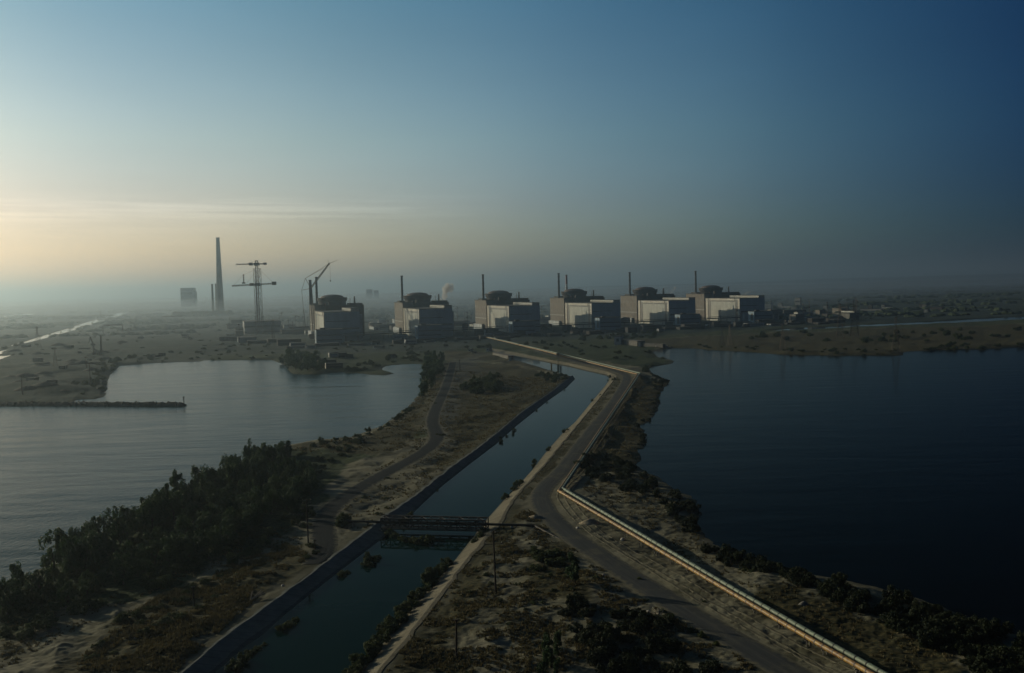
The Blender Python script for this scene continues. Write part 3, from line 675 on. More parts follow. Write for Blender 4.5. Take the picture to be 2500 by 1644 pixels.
blockhouse('boiler_house', 440, 469, 703.5, 6400, 120, 'large square boiler house silhouetted on the hazy horizon left of the tall chimney', 'power station', M['grey'], R(8), win=3)
blockhouse('boiler_house_annex', 469.3, 474.5, 712, 6404, 90, 'lower annex against the right side of the far square boiler house', 'power station', M['grey'], R(8))
for i, (x0, x1, yt, Y) in enumerate([(894, 909, 707, 9000), (912, 924, 709.5, 8800)]):
    blockhouse('apartment_block', x0, x1, yt, Y, 30, 'pale far block seen faintly through the haze near the horizon', 'building', M['grey'], R(10), grp='faint far blocks in the haze')
# unfinished halls left of the plant
blockhouse('unfinished_hall', 596, 680, 786, 1945, 110, 'long unfinished dark hall with a thin sunlit end below the twin tower cranes', 'industrial hall', M['grey'], BETA, win=2)
blockhouse('low_warehouse', 687, 757, 806, 1890, 60, 'low dark warehouse with a sunlit end wall left of the nearest turbine hall', 'warehouse', M['tan'], BETA, win=1)
e = blockhouse('stair_tower', 615, 618, 829, 1650, 6, 'small pale upright block on the flat between the lake and the unfinished hall', 'building', M['white'], BETA)
# low industrial buildings all round the units
COLW = {'grey': 'grey', 'dark': 'dark', 'tan': 'tan', 'concrete': 'concrete', 'cream': 'cream', 'rdark': 'brown', 'roofing': 'blackish', 'shadeblue': 'blue-grey'}
def where(x, y):
    px, py = topx((x, y, 5)); b_ = min(range(6), key=lambda k: abs(px-(FPXS[k]+30)))
    if px < 700: return 'left of the whole reactor row'
    if px > 1900: return 'right of the whole reactor row'
    front = y < 1500+(px-771)*.42
    return ('in front of' if front else 'behind')+f' the {ORD[b_]} turbine hall'+(', to its left' if px < FPXS[b_]-25 else ', to its right' if px > FPXS[b_]+75 else '')
rg = random.Random(21); yard = []
def free(x, y, r_):
    for k in range(6):
        Y = 1578+(1996-1578)*k/5; p = aty(FPXS[k], 790, Y); dxx, dyy = x-p.x, y-p.y
        u = dxx*math.cos(BETA)+dyy*math.sin(BETA); v = -dxx*math.sin(BETA)+dyy*math.cos(BETA)
        if -30-r_ < u < 90+r_ and -100-r_ < v < 240+r_: return False
    return all((x-a)**2+(y-b_)**2 > (r_+c)**2 for a, b_, c in yard)
def shed(x, y, w, d_, h, wall, rz, label, cat, grp, gable=False, name='shed'):
    g = gz(x, y)-.5; e = empty(name, (x, y, g), rz, label, cat, grp)
    b = MB(); b.box((-w/2, -d_/2, 0), (w/2, d_/2, h)); b.build('wall', wall, e)
    b = MB()
    if gable:
        rh = min(w, d_)*.28; o = .5
        for s in (-1, 1): b.quad((-w/2-o, s*(d_/2+o), h-.2), (w/2+o, s*(d_/2+o), h-.2), (w/2+o, 0, h+rh), (-w/2-o, 0, h+rh))
        for s in (-1, 1): b.quad((s*w/2, -d_/2, h), (s*w/2, d_/2, h), (s*w/2, 0, h+rh))
    else: b.box((-w/2-.3, -d_/2-.3, h), (w/2+.3, d_/2+.3, h+.5))
    b.build('roof', M['roofing'], e)
    b = MB(); b.box((-w/2+1.2, -d_/2-.12, h*.5), (w/2-1.2, -d_/2-.02, h*.5+1.1)); b.build('window_band', M['glass'], e)
    b = MB(); b.box((-w/2-.12, -1.3, .2), (-w/2-.02, 1.3, min(h-.5, 3.2))); b.build('door', M['dark'], e)
    return e
cnt = 0
while cnt < 95:
    px = rg.uniform(560, 2100); Y = rg.uniform(1560, 2500); w, d_, h = rg.uniform(14, 60), rg.uniform(10, 30), rg.choice([4, 5, 6, 8, 10, 12, 16])
    x = aty(px, 790, Y).x
    if Y < 1500+(px-771)*.33 or not free(x, Y, w*.6): continue
    yard.append((x, Y, w*.6)); cnt += 1
    cn = rg.choice(['grey', 'dark', 'tan', 'concrete', 'cream', 'dark', 'rdark']); wall = M[cn]
    shed(x, Y, w, d_, h, wall, BETA+rg.choice([0, math.pi/2]), f"{'long' if w > 40 else 'tall' if h > 11 else 'small' if w < 22 else 'low'} {COLW[cn]} yard building {where(x, Y)}", 'industrial building', 'low yard buildings around the plant', name='yard_building')
def scatter_yard(n, fn, r_, seed, x0=640, x1=2000, y0=1560, y1=2400):
    r2 = random.Random(seed); k = 0; tries = 0
    while k < n and tries < 6000:
        tries += 1; px = r2.uniform(x0, x1); Y = r2.uniform(y0, y1); x = aty(px, 790, Y).x
        if Y < 1500+(px-771)*.33 or not free(x, Y, r_): continue
        yard.append((x, Y, r_)); fn(x, Y, r2); k += 1
def tank(x, y, r2):
    g = gz(x, y)-.4; R_ = r2.uniform(5, 11); h = r2.uniform(7, 14); e = empty('storage_tank', (x, y, g), 0, f"{'wide' if R_ > 8 else 'narrow'} round storage tank {where(x, y)}", 'tank', 'storage tanks in the plant yards')
    b = MB(); b.lathe((0, 0, 0), [(R_, 0), (R_, h)], 20); b.build('shell', M[r2.choice(['grey', 'cream', 'concrete'])], e)
    b = MB(); b.lathe((0, 0, h), [(R_*1.02, 0), (R_*.5, 1.2), (.4, 1.8)], 20); b.build('roof', M['roofing'], e)
def lamp(x, y, r2):
    g = gz(x, y)-.4; h = r2.uniform(22, 38); e = empty('floodlight_mast', (x, y, g), r2.uniform(0, 3), f"{'tall' if h > 30 else 'short'} thin floodlight mast {where(x, y)}", 'mast', 'floodlight masts in the plant yards')
    b = MB(); b.bar((0, 0, 0), (0, 0, h), .55, 6, .3); b.build('pole', M['steel'], e); b = MB(); b.box((-1.6, -.5, h), (1.6, .5, h+1.3)); b.build('lamp_head', M['steel'], e)
scatter_yard(22, tank, 12, 5); scatter_yard(80, lamp, 2, 6, 560, 2100)
cnt = 0
while cnt < 75:   # low sheds in front of the row and to its right
    px = rg.uniform(700, 2050); Y = rg.uniform(1400, 1560)+(max(px, 771)-771)*.33; w, d_, h = rg.uniform(10, 42), rg.uniform(7, 16), rg.choice([3, 4, 5, 6, 9]); x = aty(px, 790, Y).x
    if not free(x, Y, w*.6): continue
    yard.append((x, Y, w*.6)); cnt += 1
    cn = rg.choice(['dark', 'dark', 'rdark', 'grey', 'roofing']); shed(x, Y, w, d_, h, M[cn], BETA, f"{'long' if w > 30 else 'small' if w < 18 else 'low'} {COLW[cn]} shed {where(x, Y)}", 'shed', 'low dark sheds before the reactor row')
# trestle carrying pipes in front of the halls
for k in range(5):
    Y0 = 1578+(1996-1578)*k/5; p = aty(FPXS[k], 790, Y0); q = aty(FPXS[k+1], 790, Y0+83.6)
    ux = Vector((math.cos(BETA), math.sin(BETA), 0)); vx = Vector((-math.sin(BETA), math.cos(BETA), 0))
    a = Vector((p.x, p.y, 0))-vx*38+ux*(-20); c = Vector((q.x, q.y, 0))-vx*38-ux*22
    e = empty('pipe_trestle', (a.x, a.y, 3), 0, f'long pipe trestle running from the {ORD[k]} turbine hall to the {ORD[k+1]}', 'pipe trestle', 'pipe trestles before the halls')
    d3 = c-a; b = MB(); b.bar((0, 0, 9), (d3.x, d3.y, 9), 1.3); b.bar((0, 0, 12), (d3.x, d3.y, 12), .6); b.build('deck', M['dark'], e)
    for j in range(8):
        s = (j+.5)/8; b = MB(); b.bar((d3.x*s, d3.y*s, -2), (d3.x*s, d3.y*s, 9), .7); b.build('column', M['concrete'], e)

# ------------------------------------------------------------------ twin tower cranes over the unfinished hall
def crane_pts(Y): return lambda px, py, dy=0: aty(px, py, Y+dy)
def tower_crane(Y, base, mast_w, jib_y, jib_l, jib_r, top, label, post=None, m_=None, ties=(), jw=2.6, cw=5.0):
    q = crane_pts(Y); b0 = q(*base); g = gz(b0.x, Y); o = Vector((b0.x, Y, g-1)); e = empty('tower_crane', o, 0, label, 'tower crane', 'tower cranes over the unfinished hall')
    tp = q(*top)-o; mx_ = tp.x*.6
    b = MB(); n = int(tp.z/mast_w*.8); b.truss((0, 0, 0), (tp.x, 0, tp.z), mast_w, .42, n, up=(0, 1, 0)); b.build('mast', m_ or M['cranered'], e)
    l, r = q(jib_l, jib_y[0])-o, q(jib_r, jib_y[1])-o; c = l.lerp(r, (tp.x-l.x)/(r.x-l.x))
    b = MB(); b.truss(l, c, jw, .34, 16); b.bar(l, c, .35); b.bar(l+Vector((0, 0, .9)), c+Vector((0, 0, .9)), .3); b.build('jib', M['cranepaint'], e)
    b = MB(); b.truss(c, r, jw, .34, 8); b.bar(c, r, .6); b.build('counter_jib', M['cranepaint'], e)
    b = MB(); b.box(r+Vector((-cw*1.1, -2, -.6*cw)), r+Vector((cw*.5, 2, cw*.7))); b.build('counterweight', M['steel'], e)
    b = MB(); b.box(c+Vector((-5, -3, -3)), c+Vector((5, 3, 2.5))); b.build('slewing_unit', M['steel'], e)
    b = MB(); b.box(c+Vector((-15, -2, -2.6)), c+Vector((-8, 2, 2.8))); b.build('cab', M['steel'], e)
    if post:
        ps = q(*post[0])-o; pe = q(*post[1])-o; b = MB(); b.truss(ps, pe, 1.4, .3, 8, up=(0, 1, 0)); b.box(ps-Vector((3, 1.5, 0)), ps+Vector((3, 1.5, 2.5))); b.build('jib_post', M['steel'], e)
    for (p0, p1) in ties:
        b = MB(); b.bar(q(*p0)-o, q(*p1)-o, .16); b.build('stay_cable', M['steel'], e)
    return e
tower_crane(1925, (634, 800), 11.5, (698.5, 692.5), 566, 671, (627.5, 656), 'broad tower crane with the lower long jib, counterweight at its right end', ((595, 693), (594.5, 670)),
            ties=(((594.5, 671), (619, 661)), ((602, 692), (619, 670)), ((636, 661), (665, 689)), ((594.5, 671), (570, 697))))
tower_crane(1962, (632, 800), 4.2, (646, 644.5), 576, 648.5, (626.3, 636), 'slim taller tower crane carrying the upper short jib behind the broad one', ties=(((626.4, 637), (600, 645)),), jw=1.8, cw=3.4)
# crane with lattice boom beside the nearest unit
def boom_crane(Y):
    q = crane_pts(Y); o = q(768, 835); g = gz(o.x, Y); o = Vector((o.x, Y, g-.5)); P_ = lambda x, y, dy=0: q(x, y, dy)-o
    e = empty('luffing_crane', o, 0, 'tall crane with a raised slanting lattice boom, hook line hanging, above the nearest domed building', 'crane')
    b = MB(); b.truss((0, 0, 0), P_(758.5, 704), 3.4, .32, 34, up=(0, 1, 0)); b.build('tower', M['steel'], e)
    b = MB(); b.truss(P_(758.5, 704), P_(804, 643.5), 2.2, .3, 24, up=(0, 1, 0)); b.bar(P_(758.5, 704), P_(804, 643.5), .35); b.build('boom', M['cranepaint'], e)
    b = MB(); b.bar(P_(803, 644), P_(824, 635.5), .5, w2=.25); b.bar(P_(804, 644), P_(799.5, 634.5), .3); b.build('fly_jib', M['steel'], e)
    b = MB(); b.bar(P_(745.5, 679.5), P_(758.5, 704), .45); b.bar(P_(736.5, 709), P_(759, 704.5), .4); b.bar(P_(745.5, 679.5), P_(736.5, 709), .3); b.build('back_mast', M['steel'], e)
    for s in ((745.5, 680, 804, 643.5), (745.5, 680, 790, 655)):
        b = MB(); b.bar(P_(s[0], s[1]), P_(s[2], s[3]), .28); b.build('stay_cable', M['steel'], e)
    b = MB(); b.bar(P_(736.5, 709), P_(741, 756), .3); b.bar(P_(741, 756), P_(746, 800), .6); b.build('tail_rope', M['steel'], e)
    b = MB(); b.bar(P_(805.3, 645), P_(806.8, 686), .18); b.build('hook_line', M['steel'], e)
    b = MB(); b.lathe(P_(806.8, 688), [(.3, 0), (1.1, .8), (.9, 2.0), (.3, 2.6)], 10); b.build('hook_block', M['steel'], e)
    b = MB(); b.box((-7, -5, 0), (7, 5, 4)); b.box((-9, -4, 4), (3, 4, 9)); b.build('carriage', M['steel'], e)
boom_crane(1680)

# ------------------------------------------------------------------ lattice pylons, gantries, masts
def pylon_mesh(h, w, m_, t_=.19):
    b = MB(); n = 9; tw = w*.18
    def c(s, i): ww = (w*(1-s/.75)+tw*s/.75)/2 if s < .75 else tw/2; return Vector(((1, -1, -1, 1)[i]*ww, (1, 1, -1, -1)[i]*ww, h*s))
    for i in range(4):
        b.bar(c(0, i), c(.75, i), t_); b.bar(c(.75, i), c(1, i), t_*.8)
        for k in range(n):
            s0, s1 = k/n, (k+1)/n; j = (i+1) % 4; b.bar(c(s0, i if k % 2 else j), c(s1, j if k % 2 else i), t_*.55); b.bar(c(s1, i), c(s1, j), t_*.5)
    legs = b; a = MB()
    for s, l in ((.70, .24), (.82, .30), (.94, .20)):
        for sg in (-1, 1): a.bar((sg*tw/2, 0, h*s), (sg*h*l, 0, h*s), t_*.8, w2=t_*.3); a.bar((0, 0, h*(s+.05)), (sg*h*l, 0, h*s), t_*.4)
    return legs.mesh('tower'), a.mesh('crossarm')
pm = pylon_mesh(40, 9, None)
PYL = [(92, 850, 797), (136, 905, 847), (246, 777, 757), (335, 778, 760), (2051, 826, 740), (2086, 822, 731), (2187, 858, 774), (1911, 858, 790), (1763, 846, 794), (1782, 845, 792)]
PLAB = ['pylon left of the glinting river on the far left flat', 'pylon on the quarry flat behind the stone breakwater', 'distant pylon before the glinting river', 'distant pylon at the far end of the glinting river',
 'dark pylon on the right bank, left one of a close pair', 'tallest dark pylon of the close pair on the right bank', 'pylon with wide arms standing near the right shore spit', 'pylon at the edge of the right lake below the white tower block',
 'left one of two pylons close to the lake shore right of centre', 'right one of two pylons close to the lake shore right of centre', 'pylon near the right edge of the picture', 'pylon before the fourth unit', 'pylon on the green flat below the twin tower cranes', 'pylon behind the concrete intake before the fifth unit',
 'pylon amid dark bushes on the far right bank', 'pylon by the narrow far canal on the right']
for (px, yb, yt), lab in zip(PYL, PLAB):
    b_ = gnd(px, yb); s = (aty(px, yt, b_.y).z-b_.z)/40
    e = empty('lattice_pylon', b_-Vector((0, 0, .5)), rg.uniform(-.5, .5), 'steel lattice '+lab, 'pylon', 'power line pylons'); e.scale = (s, s, s)
    for me in pm: link(me.name, me, M['steel'], e)
for (x0, x1, yt, yb, lab) in [(251, 299, 794, 817, 'nearer steel portal gantry on the hazy left flat'), (397, 444, 773, 792, 'farther steel portal gantry right of the glinting river')]:
    b_ = gnd((x0+x1)/2, yb); Y = b_.y; l, r = aty(x0, yt, Y), aty(x1, yt, Y); e = empty('portal_gantry', (l.x, Y, b_.z-1), 0, lab, 'gantry'); w = r.x-l.x; h = (l.z+r.z)/2-b_.z+1
    b = MB(); b.truss((0, 0, h), (w, 0, h), 2.5, .3, 10); b.bar((0, 0, h), (w, 0, h), .5); b.build('beam', M['steel'], e)
    for xx in (0, w): b = MB(); b.bar((xx, 0, 0), (xx, 0, h+2), .9, w2=.6); b.build('leg', M['steel'], e)
for (px, yb, yt, lab) in [(54.6, 967, 917, 'tall lamp mast on the left quarry flat behind the breakwater'), (221, 945, 886, 'slim mast at the edge of the dark quay left of the cove'), (211, 905, 872, 'thin mast on the flat left of the quay cranes')]:
    b_ = gnd(px, yb); h = aty(px, yt, b_.y).z-b_.z; e = empty('lamp_mast', b_-Vector((0, 0, .5)), 0, lab, 'mast')
    b = MB(); b.bar((0, 0, 0), (0, 0, h+.5), .45, 8, .3); b.build('pole', M['steel'], e)
    b = MB(); b.bar((-1.5, 0, h), (1.5, 0, h), .4); b.bar((1.5, 0, h), (1.7, 0, h-1.2), .3); b.build('lamp_head', M['steel'], e)
cnt = 0; rq = random.Random(4)
while cnt < 18:
    px, py = rq.uniform(60, 620), rq.uniform(800, 960); g = gnd(px, py)
    if height(np.array([g.x]), np.array([g.y]))[1][0] < 12: continue
    cnt += 1; w = rq.uniform(5, 16)
    shed(g.x, g.y, w, rq.uniform(5, 9), rq.uniform(2, 5), M[rq.choice(['dark', 'rdark', 'roofing', 'grey', 'concrete'])], rq.uniform(-.3, .5), 'low hazy shed on the working flat left of the lake cove', 'shed', 'sheds on the left working flat')
# quay cranes on the left
for (px, yb, pts, lab) in [(231, 868, [(230, 862), (227, 840), (220, 823), (217, 838)], 'quay crane with a bent boom on the dark shore left of the cove'),
                           (247, 868, [(247, 866), (246.5, 840), (246, 818)], 'quay crane with an upright boom on the dark shore left of the cove')]:
    b_ = gnd(px, yb); Y = b_.y; o = b_-Vector((0, 0, .5)); e = empty('quay_crane', o, 0, lab, 'crane', 'quay cranes by the cove'); pp = [aty(x, y, Y)-o for x, y in pts]
    b = MB(); b.truss(pp[0], pp[1], 1.5, .2, 10, up=(0, 1, 0)); b.truss(pp[1], pp[2], 1.1, .17, 10, up=(0, 1, 0)); b.build('boom', M['steel'], e)
    if len(pp) > 3: b = MB(); b.bar(pp[2], pp[3], .3); b.build('hook_line', M['steel'], e)
    b = MB(); b.box((-3, -2, 0), (3, 2, 1.4)); b.box((-2.2, -1.6, 1.4), (2.6, 1.6, 4)); b.build('cab', M['steel'], e)
    b = MB(); b.bar((2.2, 0, 4), pp[1], .15); b.build('gantry_strut', M['steel'], e)

# ------------------------------------------------------------------ settlement and low works on the right
SET = [(1866, 1880, 743, 753, 'cream', 'pale two-storey block just right of the last unit'), (1899, 1906, 741, 750, 'white', 'small square pale house left of the long white wall'), (1907, 1927, 747.5, 750, 'white', 'long low white wall left of the white tower block'),
 (1940, 1951, 728, 748, 'white', 'tall white tower block standing alone right of the units'), (1931, 1942, 749, 757, 'cream', 'small cream block at the foot of the white tower block'), (1975, 1991, 761, 767, 'white', 'bright low shed nearest the dark canal on the right'),
 (2009, 2018, 747, 754, 'cream', 'small pale house between white tower block and wide pale block'), (2049, 2065, 749, 760, 'tan', 'wide pale block beside the tall pair of pylons'), (2100, 2140, 755, 757, 'white', 'very long low white shed right of the pylons'),
 (2118, 2126, 746, 753, 'tan', 'small tan block behind the very long low shed'), (2152, 2158, 745, 755, 'cream', 'narrow tall end of the bright long hall'), (2158, 2173, 750, 755, 'white', 'bright long hall right of the long low shed'),
 (2244, 2250, 743, 751, 'tan', 'left one of two close tan towers on the far right'), (2252, 2258, 744, 751, 'white', 'right one of two close towers on the far right'), (2255, 2262, 756, 762, 'cream', 'small cream house below the two close towers'),
 (2271, 2293, 750, 755, 'tan', 'long tan block right of the two close towers'), (2304, 2322, 754.5, 757, 'white', 'low white sheds near the bare earth strip on the far right')]
for x0, x1, yt, yb, mm, lab in SET:
    b_ = at((x0+x1)/2, yb, 3); blockhouse('settlement_building', x0, x1, yt, b_.y, max(10, (x1-x0)*.4), lab, 'building', M[mm], R(-38), win=2 if yb-yt > 6 else 0)
# glowing body on an added post, standing in for a sun glint on a window
p = aty(1838, 731, 2030); e = empty('window_glint', p-Vector((0, 0, 2)), 0, 'glowing stand-in for a warm sun glint on the roof edge of the last turbine hall', 'light')
b = MB(); b.bar((0, 0, -9), (0, 0, 1), .4); b.build('post', M['steel'], e)
b = MB(); b.lathe((0, 0, 1), [(.4, 0), (1.5, .8), (1.7, 2), (1.0, 3)], 12); b.build('glint_body', mat('glint_glow', (.9, .7, .4), emit=(1, .62, .28, 14)), e)  # emission imitates reflected sun, no lamp stands here
# pump house and intake where the canal begins
def slabhouse(name, pts, yt, h_, m_, lab, cat, d_=8, rz=0, win=1):
    a, c = gnd(*pts[0]), gnd(*pts[1]); v = c-a; ang = math.atan2(v.y, v.x); w = math.hypot(v.x, v.y); e = empty(name, a-Vector((0, 0, .6)), ang, lab, cat)
    b = MB(); b.box((0, 0, 0), (w, d_, h_)); b.build('wall', m_, e); b = MB(); b.box((-.3, -.3, h_), (w+.3, d_+.3, h_+.5)); b.build('roof', M['roofing'] if m_ is not M['concrete'] else M['concrete'], e)
    if win:
        n = max(1, int(w/6))
        for k in range(n): b = MB(); b.box(((k+.3)*w/n, -.12, h_*.45), ((k+.7)*w/n, -.02, h_*.8)); b.build('window', M['glass'], e)
    return e
slabhouse('pump_house', [(1186, 858), (1195, 858)], 849, 5.5, M['cream'], 'small pale pump house at the head of the canal', 'pump house', 9)
slabhouse('gate_hut', [(1142, 858.5), (1151, 858.5)], 850, 4.0, M['cream'], 'tiny pale hut left of the pump house at the canal head', 'hut', 6)
slabhouse('boundary_hut', [(1151, 864), (1160, 864)], 850, 2.0, M['white'], 'low white hut in front of the tiny pale hut', 'hut', 5)
slabhouse('intake_wall', [(1203, 868), (1241, 876)], 855, 3.0, M['concrete'], 'sloping grey concrete intake wall at the head of the canal', 'concrete intake', 7, win=0)
slabhouse('intake_pier', [(1242, 881), (1247, 881)], 870, 4.6, M['cream'], 'pale upright pier at the right end of the intake wall', 'pier', 4, win=0)
slabhouse('pumping_station', [(1517, 842), (1556, 845)], 828, 7, M['concrete'], 'long grey pumping station before the right lake', 'pumping station', 12)
slabhouse('pumping_station_tower', [(1500, 843), (1516, 843)], 820, 12, M['grey'], 'bluish square tower at the left end of the long pumping station', 'pumping station', 12)
slabhouse('switch_house', [(1558, 846), (1563, 846)], 833, 6, M['white'], 'narrow white block between pumping station and low quay wall', 'building', 6, win=0)
slabhouse('quay_wall', [(1569, 846), (1618, 848)], 836, 4, M['concrete'], 'low concrete quay wall at the top left corner of the right lake', 'quay wall', 5, win=0)
def barge(px0, px1, py, lab, hull):
    a, c = at(px0, py), at(px1, py); w = c.x-a.x; e = empty('barge', a, 0, lab, 'barge', 'barges moored at the shore')
    b = MB(); k = [(0, 0), (w*.06, -2.2), (w*.94, -2.2), (w, 0), (w*.94, 2.2), (w*.06, 2.2)]
    n = len(b.v); b.v += [(x, y, -.4) for x, y in k]+[(x, y, 1.5) for x, y in k]; b.f += [(0, 1, 7, 6), (1, 2, 8, 7), (2, 3, 9, 8), (3, 4, 10, 9), (4, 5, 11, 10), (5, 0, 6, 11), (6, 7, 8, 9, 10, 11)]
    b.build('hull', hull, e); b = MB(); b.box((w*.1, -1.4, 1.5), (w*.45, 1.4, 3.6)); b.build('cabin', M['white'], e)
barge(1599, 1615, 851, 'left one of two pale barges moored at the top of the right lake', M['white'])
barge(1622, 1639, 850.5, 'right one of two pale barges moored at the top of the right lake', M['white'])
barge(236, 242, 958, 'small white boat on the water beside the dark quay', M['white'])
# sheds on the wooded spit in the left lake
for i, (px, py, w, d_, h, mm, rz, gb, lab) in enumerate([(781, 884, 20, 9, 3.6, 'white', -.9, True, 'pale shed with a sloping roof among the trees of the lake spit'), (803, 887, 16, 9, 5, 'dark', .2, False, 'dark hall between the pale shed and the water on the lake spit'),
    (814, 874, 11, 9, 6, 'white', .3, False, 'white two-storey house at the back of the lake spit'), (833, 873, 13, 8, 5.5, 'dark', .3, False, 'dark blue shed right of the white two-storey house'),
    (816, 899, 17, 7, 5, 'dark', .28, False, 'long dark blue boathouse with a white end nearest the water on the spit'), (853, 873, 10, 6, 4.5, 'concrete', .1, False, 'small open grey shed right of the dark blue shed'),
    (958, 874, 7, 6, 4, 'cream', .2, True, 'small pale hut at the neck of the lake spit'), (900, 842, 12, 7, 3.5, 'cream', -.3, False, 'pale low hut above the spit, left of its neighbour'), (926, 850, 15, 6, 3, 'cream', -.4, False, 'long pale hut below its smaller neighbour on the dark flat')]):
    g = gnd(px, py); shed(g.x, g.y, w, d_, h, M[mm], rz, lab, 'shed', None, gb)
g = gnd(801, 900); e = None
# white end wall of the boathouse belongs to it
bh = [o for o in COL.objects if o.get('label', '').startswith('long dark blue boathouse')][0]
b = MB(); b.box((-8.9, -3.6, 0), (-8.55, 3.6, 5.6)); b.build('end_wall', M['white'], bh)

M['blacksteel'] = mat('black_bridge_steel', (.022, .020, .018), .7, col2=(.05, .03, .02), scale=.6)
# ================================================================== breakwater
def breakwater():
    mb = MB(); rr = random.Random(5); n = 420; a0 = at(-520, 1000, 0); ptsb = [at(x, 989.5+(x*0.0025), 0) for x in range(-520, 460, 8)]
    c = resample(ptsb, n); prev = None
    for i, p in enumerate(c):
        w = 5.2*(1+.25*mn.noise(p*.2)); h = 2.4+.9*mn.noise(p*.3+Vector((5, 0, 0)))
        if i > n-6: h *= (n-i)/6; w *= (n-i+1)/7
        row = [(p.x+.4*mn.noise(p*.9), p.y-w, -1.2), (p.x, p.y-w*.6, h*.5+.5*mn.noise(p*1.1)), (p.x, p.y-w*.2, h+.4*mn.noise(p*1.7)), (p.x, p.y+w*.25, h+.4*mn.noise(p*2.1)), (p.x, p.y+w, -1.2)]
        k = len(mb.v); mb.v += row
        if i:
            for j in range(4): mb.f.append((k-5+j, k-5+j+1, k+j+1, k+j))
    # loose boulders along the crest
    for _ in range(500):
        p = c[rr.randrange(n-4)]+Vector((rr.uniform(-1, 1), rr.uniform(-4, 4), 0)); s = rr.uniform(.5, 1.3); k = len(mb.v); z = 2.2-abs(p.y-c[0].y)*0
        z = rr.uniform(.2, 2.6)
        for q in ((1, 0, 0), (0, 1, 0), (-1, 0, 0), (0, -1, 0), (0, 0, 1), (0, 0, -1)): mb.v.append((p.x+q[0]*s*rr.uniform(.7, 1.2), p.y+q[1]*s*rr.uniform(.7, 1.2), z+q[2]*s*.8))
        mb.f += [(k, k+1, k+4), (k+1, k+2, k+4), (k+2, k+3, k+4), (k+3, k, k+4), (k+1, k, k+5), (k+2, k+1, k+5), (k+3, k+2, k+5), (k, k+3, k+5)]
    tag(mb.build('breakwater', M['rock']), 'long low dark stone breakwater reaching into the left lake', 'breakwater')
    p = at(449, 990, 0); e = empty('marker_post', (p.x, p.y, 1), 0, 'small marker post at the tip of the stone breakwater', 'post')
    b = MB(); b.bar((0, 0, 0), (0, 0, 4.5), .35, 8); b.build('post', M['steel'], e); b = MB(); b.lathe((0, 0, 4.4), [(.5, 0), (.7, .5), (.2, 1.1)], 8); b.build('lantern', M['steel'], e)
breakwater()

# ================================================================== twin pipelines
def pipeline(name, path, rad, m_, bandm, label, side):
    pts = [at(x, y, z) for x, y, z in path]; o = pts[0].copy(); o.z = 3; e = empty(name, o, 0, label, 'pipeline', 'twin pipelines beside the road')
    fine = []
    for a, c in zip(pts, pts[1:]):
        n = max(1, int((c-a).length/6))
        for k in range(n): fine.append(a.lerp(c, k/n))
    fine.append(pts[-1])
    mb = MB(); n = 14; prev = None
    for i, p in enumerate(fine):
        d1 = (fine[i]-fine[i-1]).normalized() if i else (fine[1]-fine[0]).normalized()
        d2 = (fine[i+1]-fine[i]).normalized() if i < len(fine)-1 else d1
        d = (d1+d2).normalized(); up = Vector((0, 0, 1)) if abs(d.z) < .8 else Vector((0, 1, 0)); s = d.cross(up).normalized(); u = s.cross(d).normalized()
        kk = 1/max(.5, d.dot(d1)); k = len(mb.v)
        for j in range(n):
            t = 2*math.pi*j/n; mb.v.append(tuple(p-o+(s*math.cos(t)*kk+u*math.sin(t))*rad))
        if i:
            for j in range(n): j2 = (j+1) % n; mb.f.append((k-n+j, k-n+j2, k+j2, k+j))
    mb.build('pipe', m_, e, smooth=True)
    # joint rings of the lagging
    bd = MB(); step = 3.6
    for a, c in zip(pts, pts[1:]):
        L_ = (c-a).length; d = (c-a).normalized()
        if L_ < 12: continue
        k = 1.0
        while k < L_-1:
            q = a+d*k-o
            if (a+d*k).y < 640: bd.bar(q, q+d*.30, rad*1.07, 14)
            k += step
    bd.build('joint_rings', bandm, e)
    cnt_ = 0; acc = 0
    for a, c in zip(pts, pts[1:]):
        L_ = (c-a).length; d = (c-a).normalized()
        if abs(d.z) > .3 or a.z > 6: continue
        k = 4
        while k < L_ and cnt_ < 95:
            q = a+d*k; g = H1(q.x, q.y); b = MB(); s = Vector((d.y, -d.x, 0)).normalized()
            p0 = Vector((q.x, q.y, g-.6))-o; p1 = Vector((q.x, q.y, q.z-rad*.95))-o
            b.bar(p0+s*.5, p1+s*.35, .16); b.bar(p0-s*.5, p1-s*.35, .16); b.bar(p1-s*.9, p1+s*.9, .16); b.build('support', M['concrete'], e); cnt_ += 1; k += 11 if q.y < 700 else 22
Z0 = 3.5
pipeline('rusty_pipeline', [(2330, 1767, Z0), (2127, 1645, Z0), (2000, 1573, Z0), (1800, 1456, Z0), (1364, 1199, Z0), (1556, 914, Z0), (1361, 866, Z0), (1361, 866, 11), (1346, 862, 11), (1346, 862, Z0), (1262, 841.5, Z0), (1180, 822, Z0)],
         .54, M['rust'], M['steel'], 'rust-orange pipe on the road side of the twin pipelines', 1)
pipeline('lagged_pipeline', [(2390, 1778, Z0+.1), (2157, 1645, Z0+.1), (2000, 1557.5, Z0+.1), (1800, 1443.5, Z0+.1), (1374, 1193, Z0+.1), (1563, 911.5, Z0+.1), (1363, 863, Z0+.1), (1363, 863, 11.6), (1345, 859, 11.6), (1345, 859, Z0+.1), (1262, 839.5, Z0+.1), (1180, 820.5, Z0+.1)],
         .58, M['greenpipe'], M['dark'], 'pale green banded pipe on the lake side of the twin pipelines', -1)

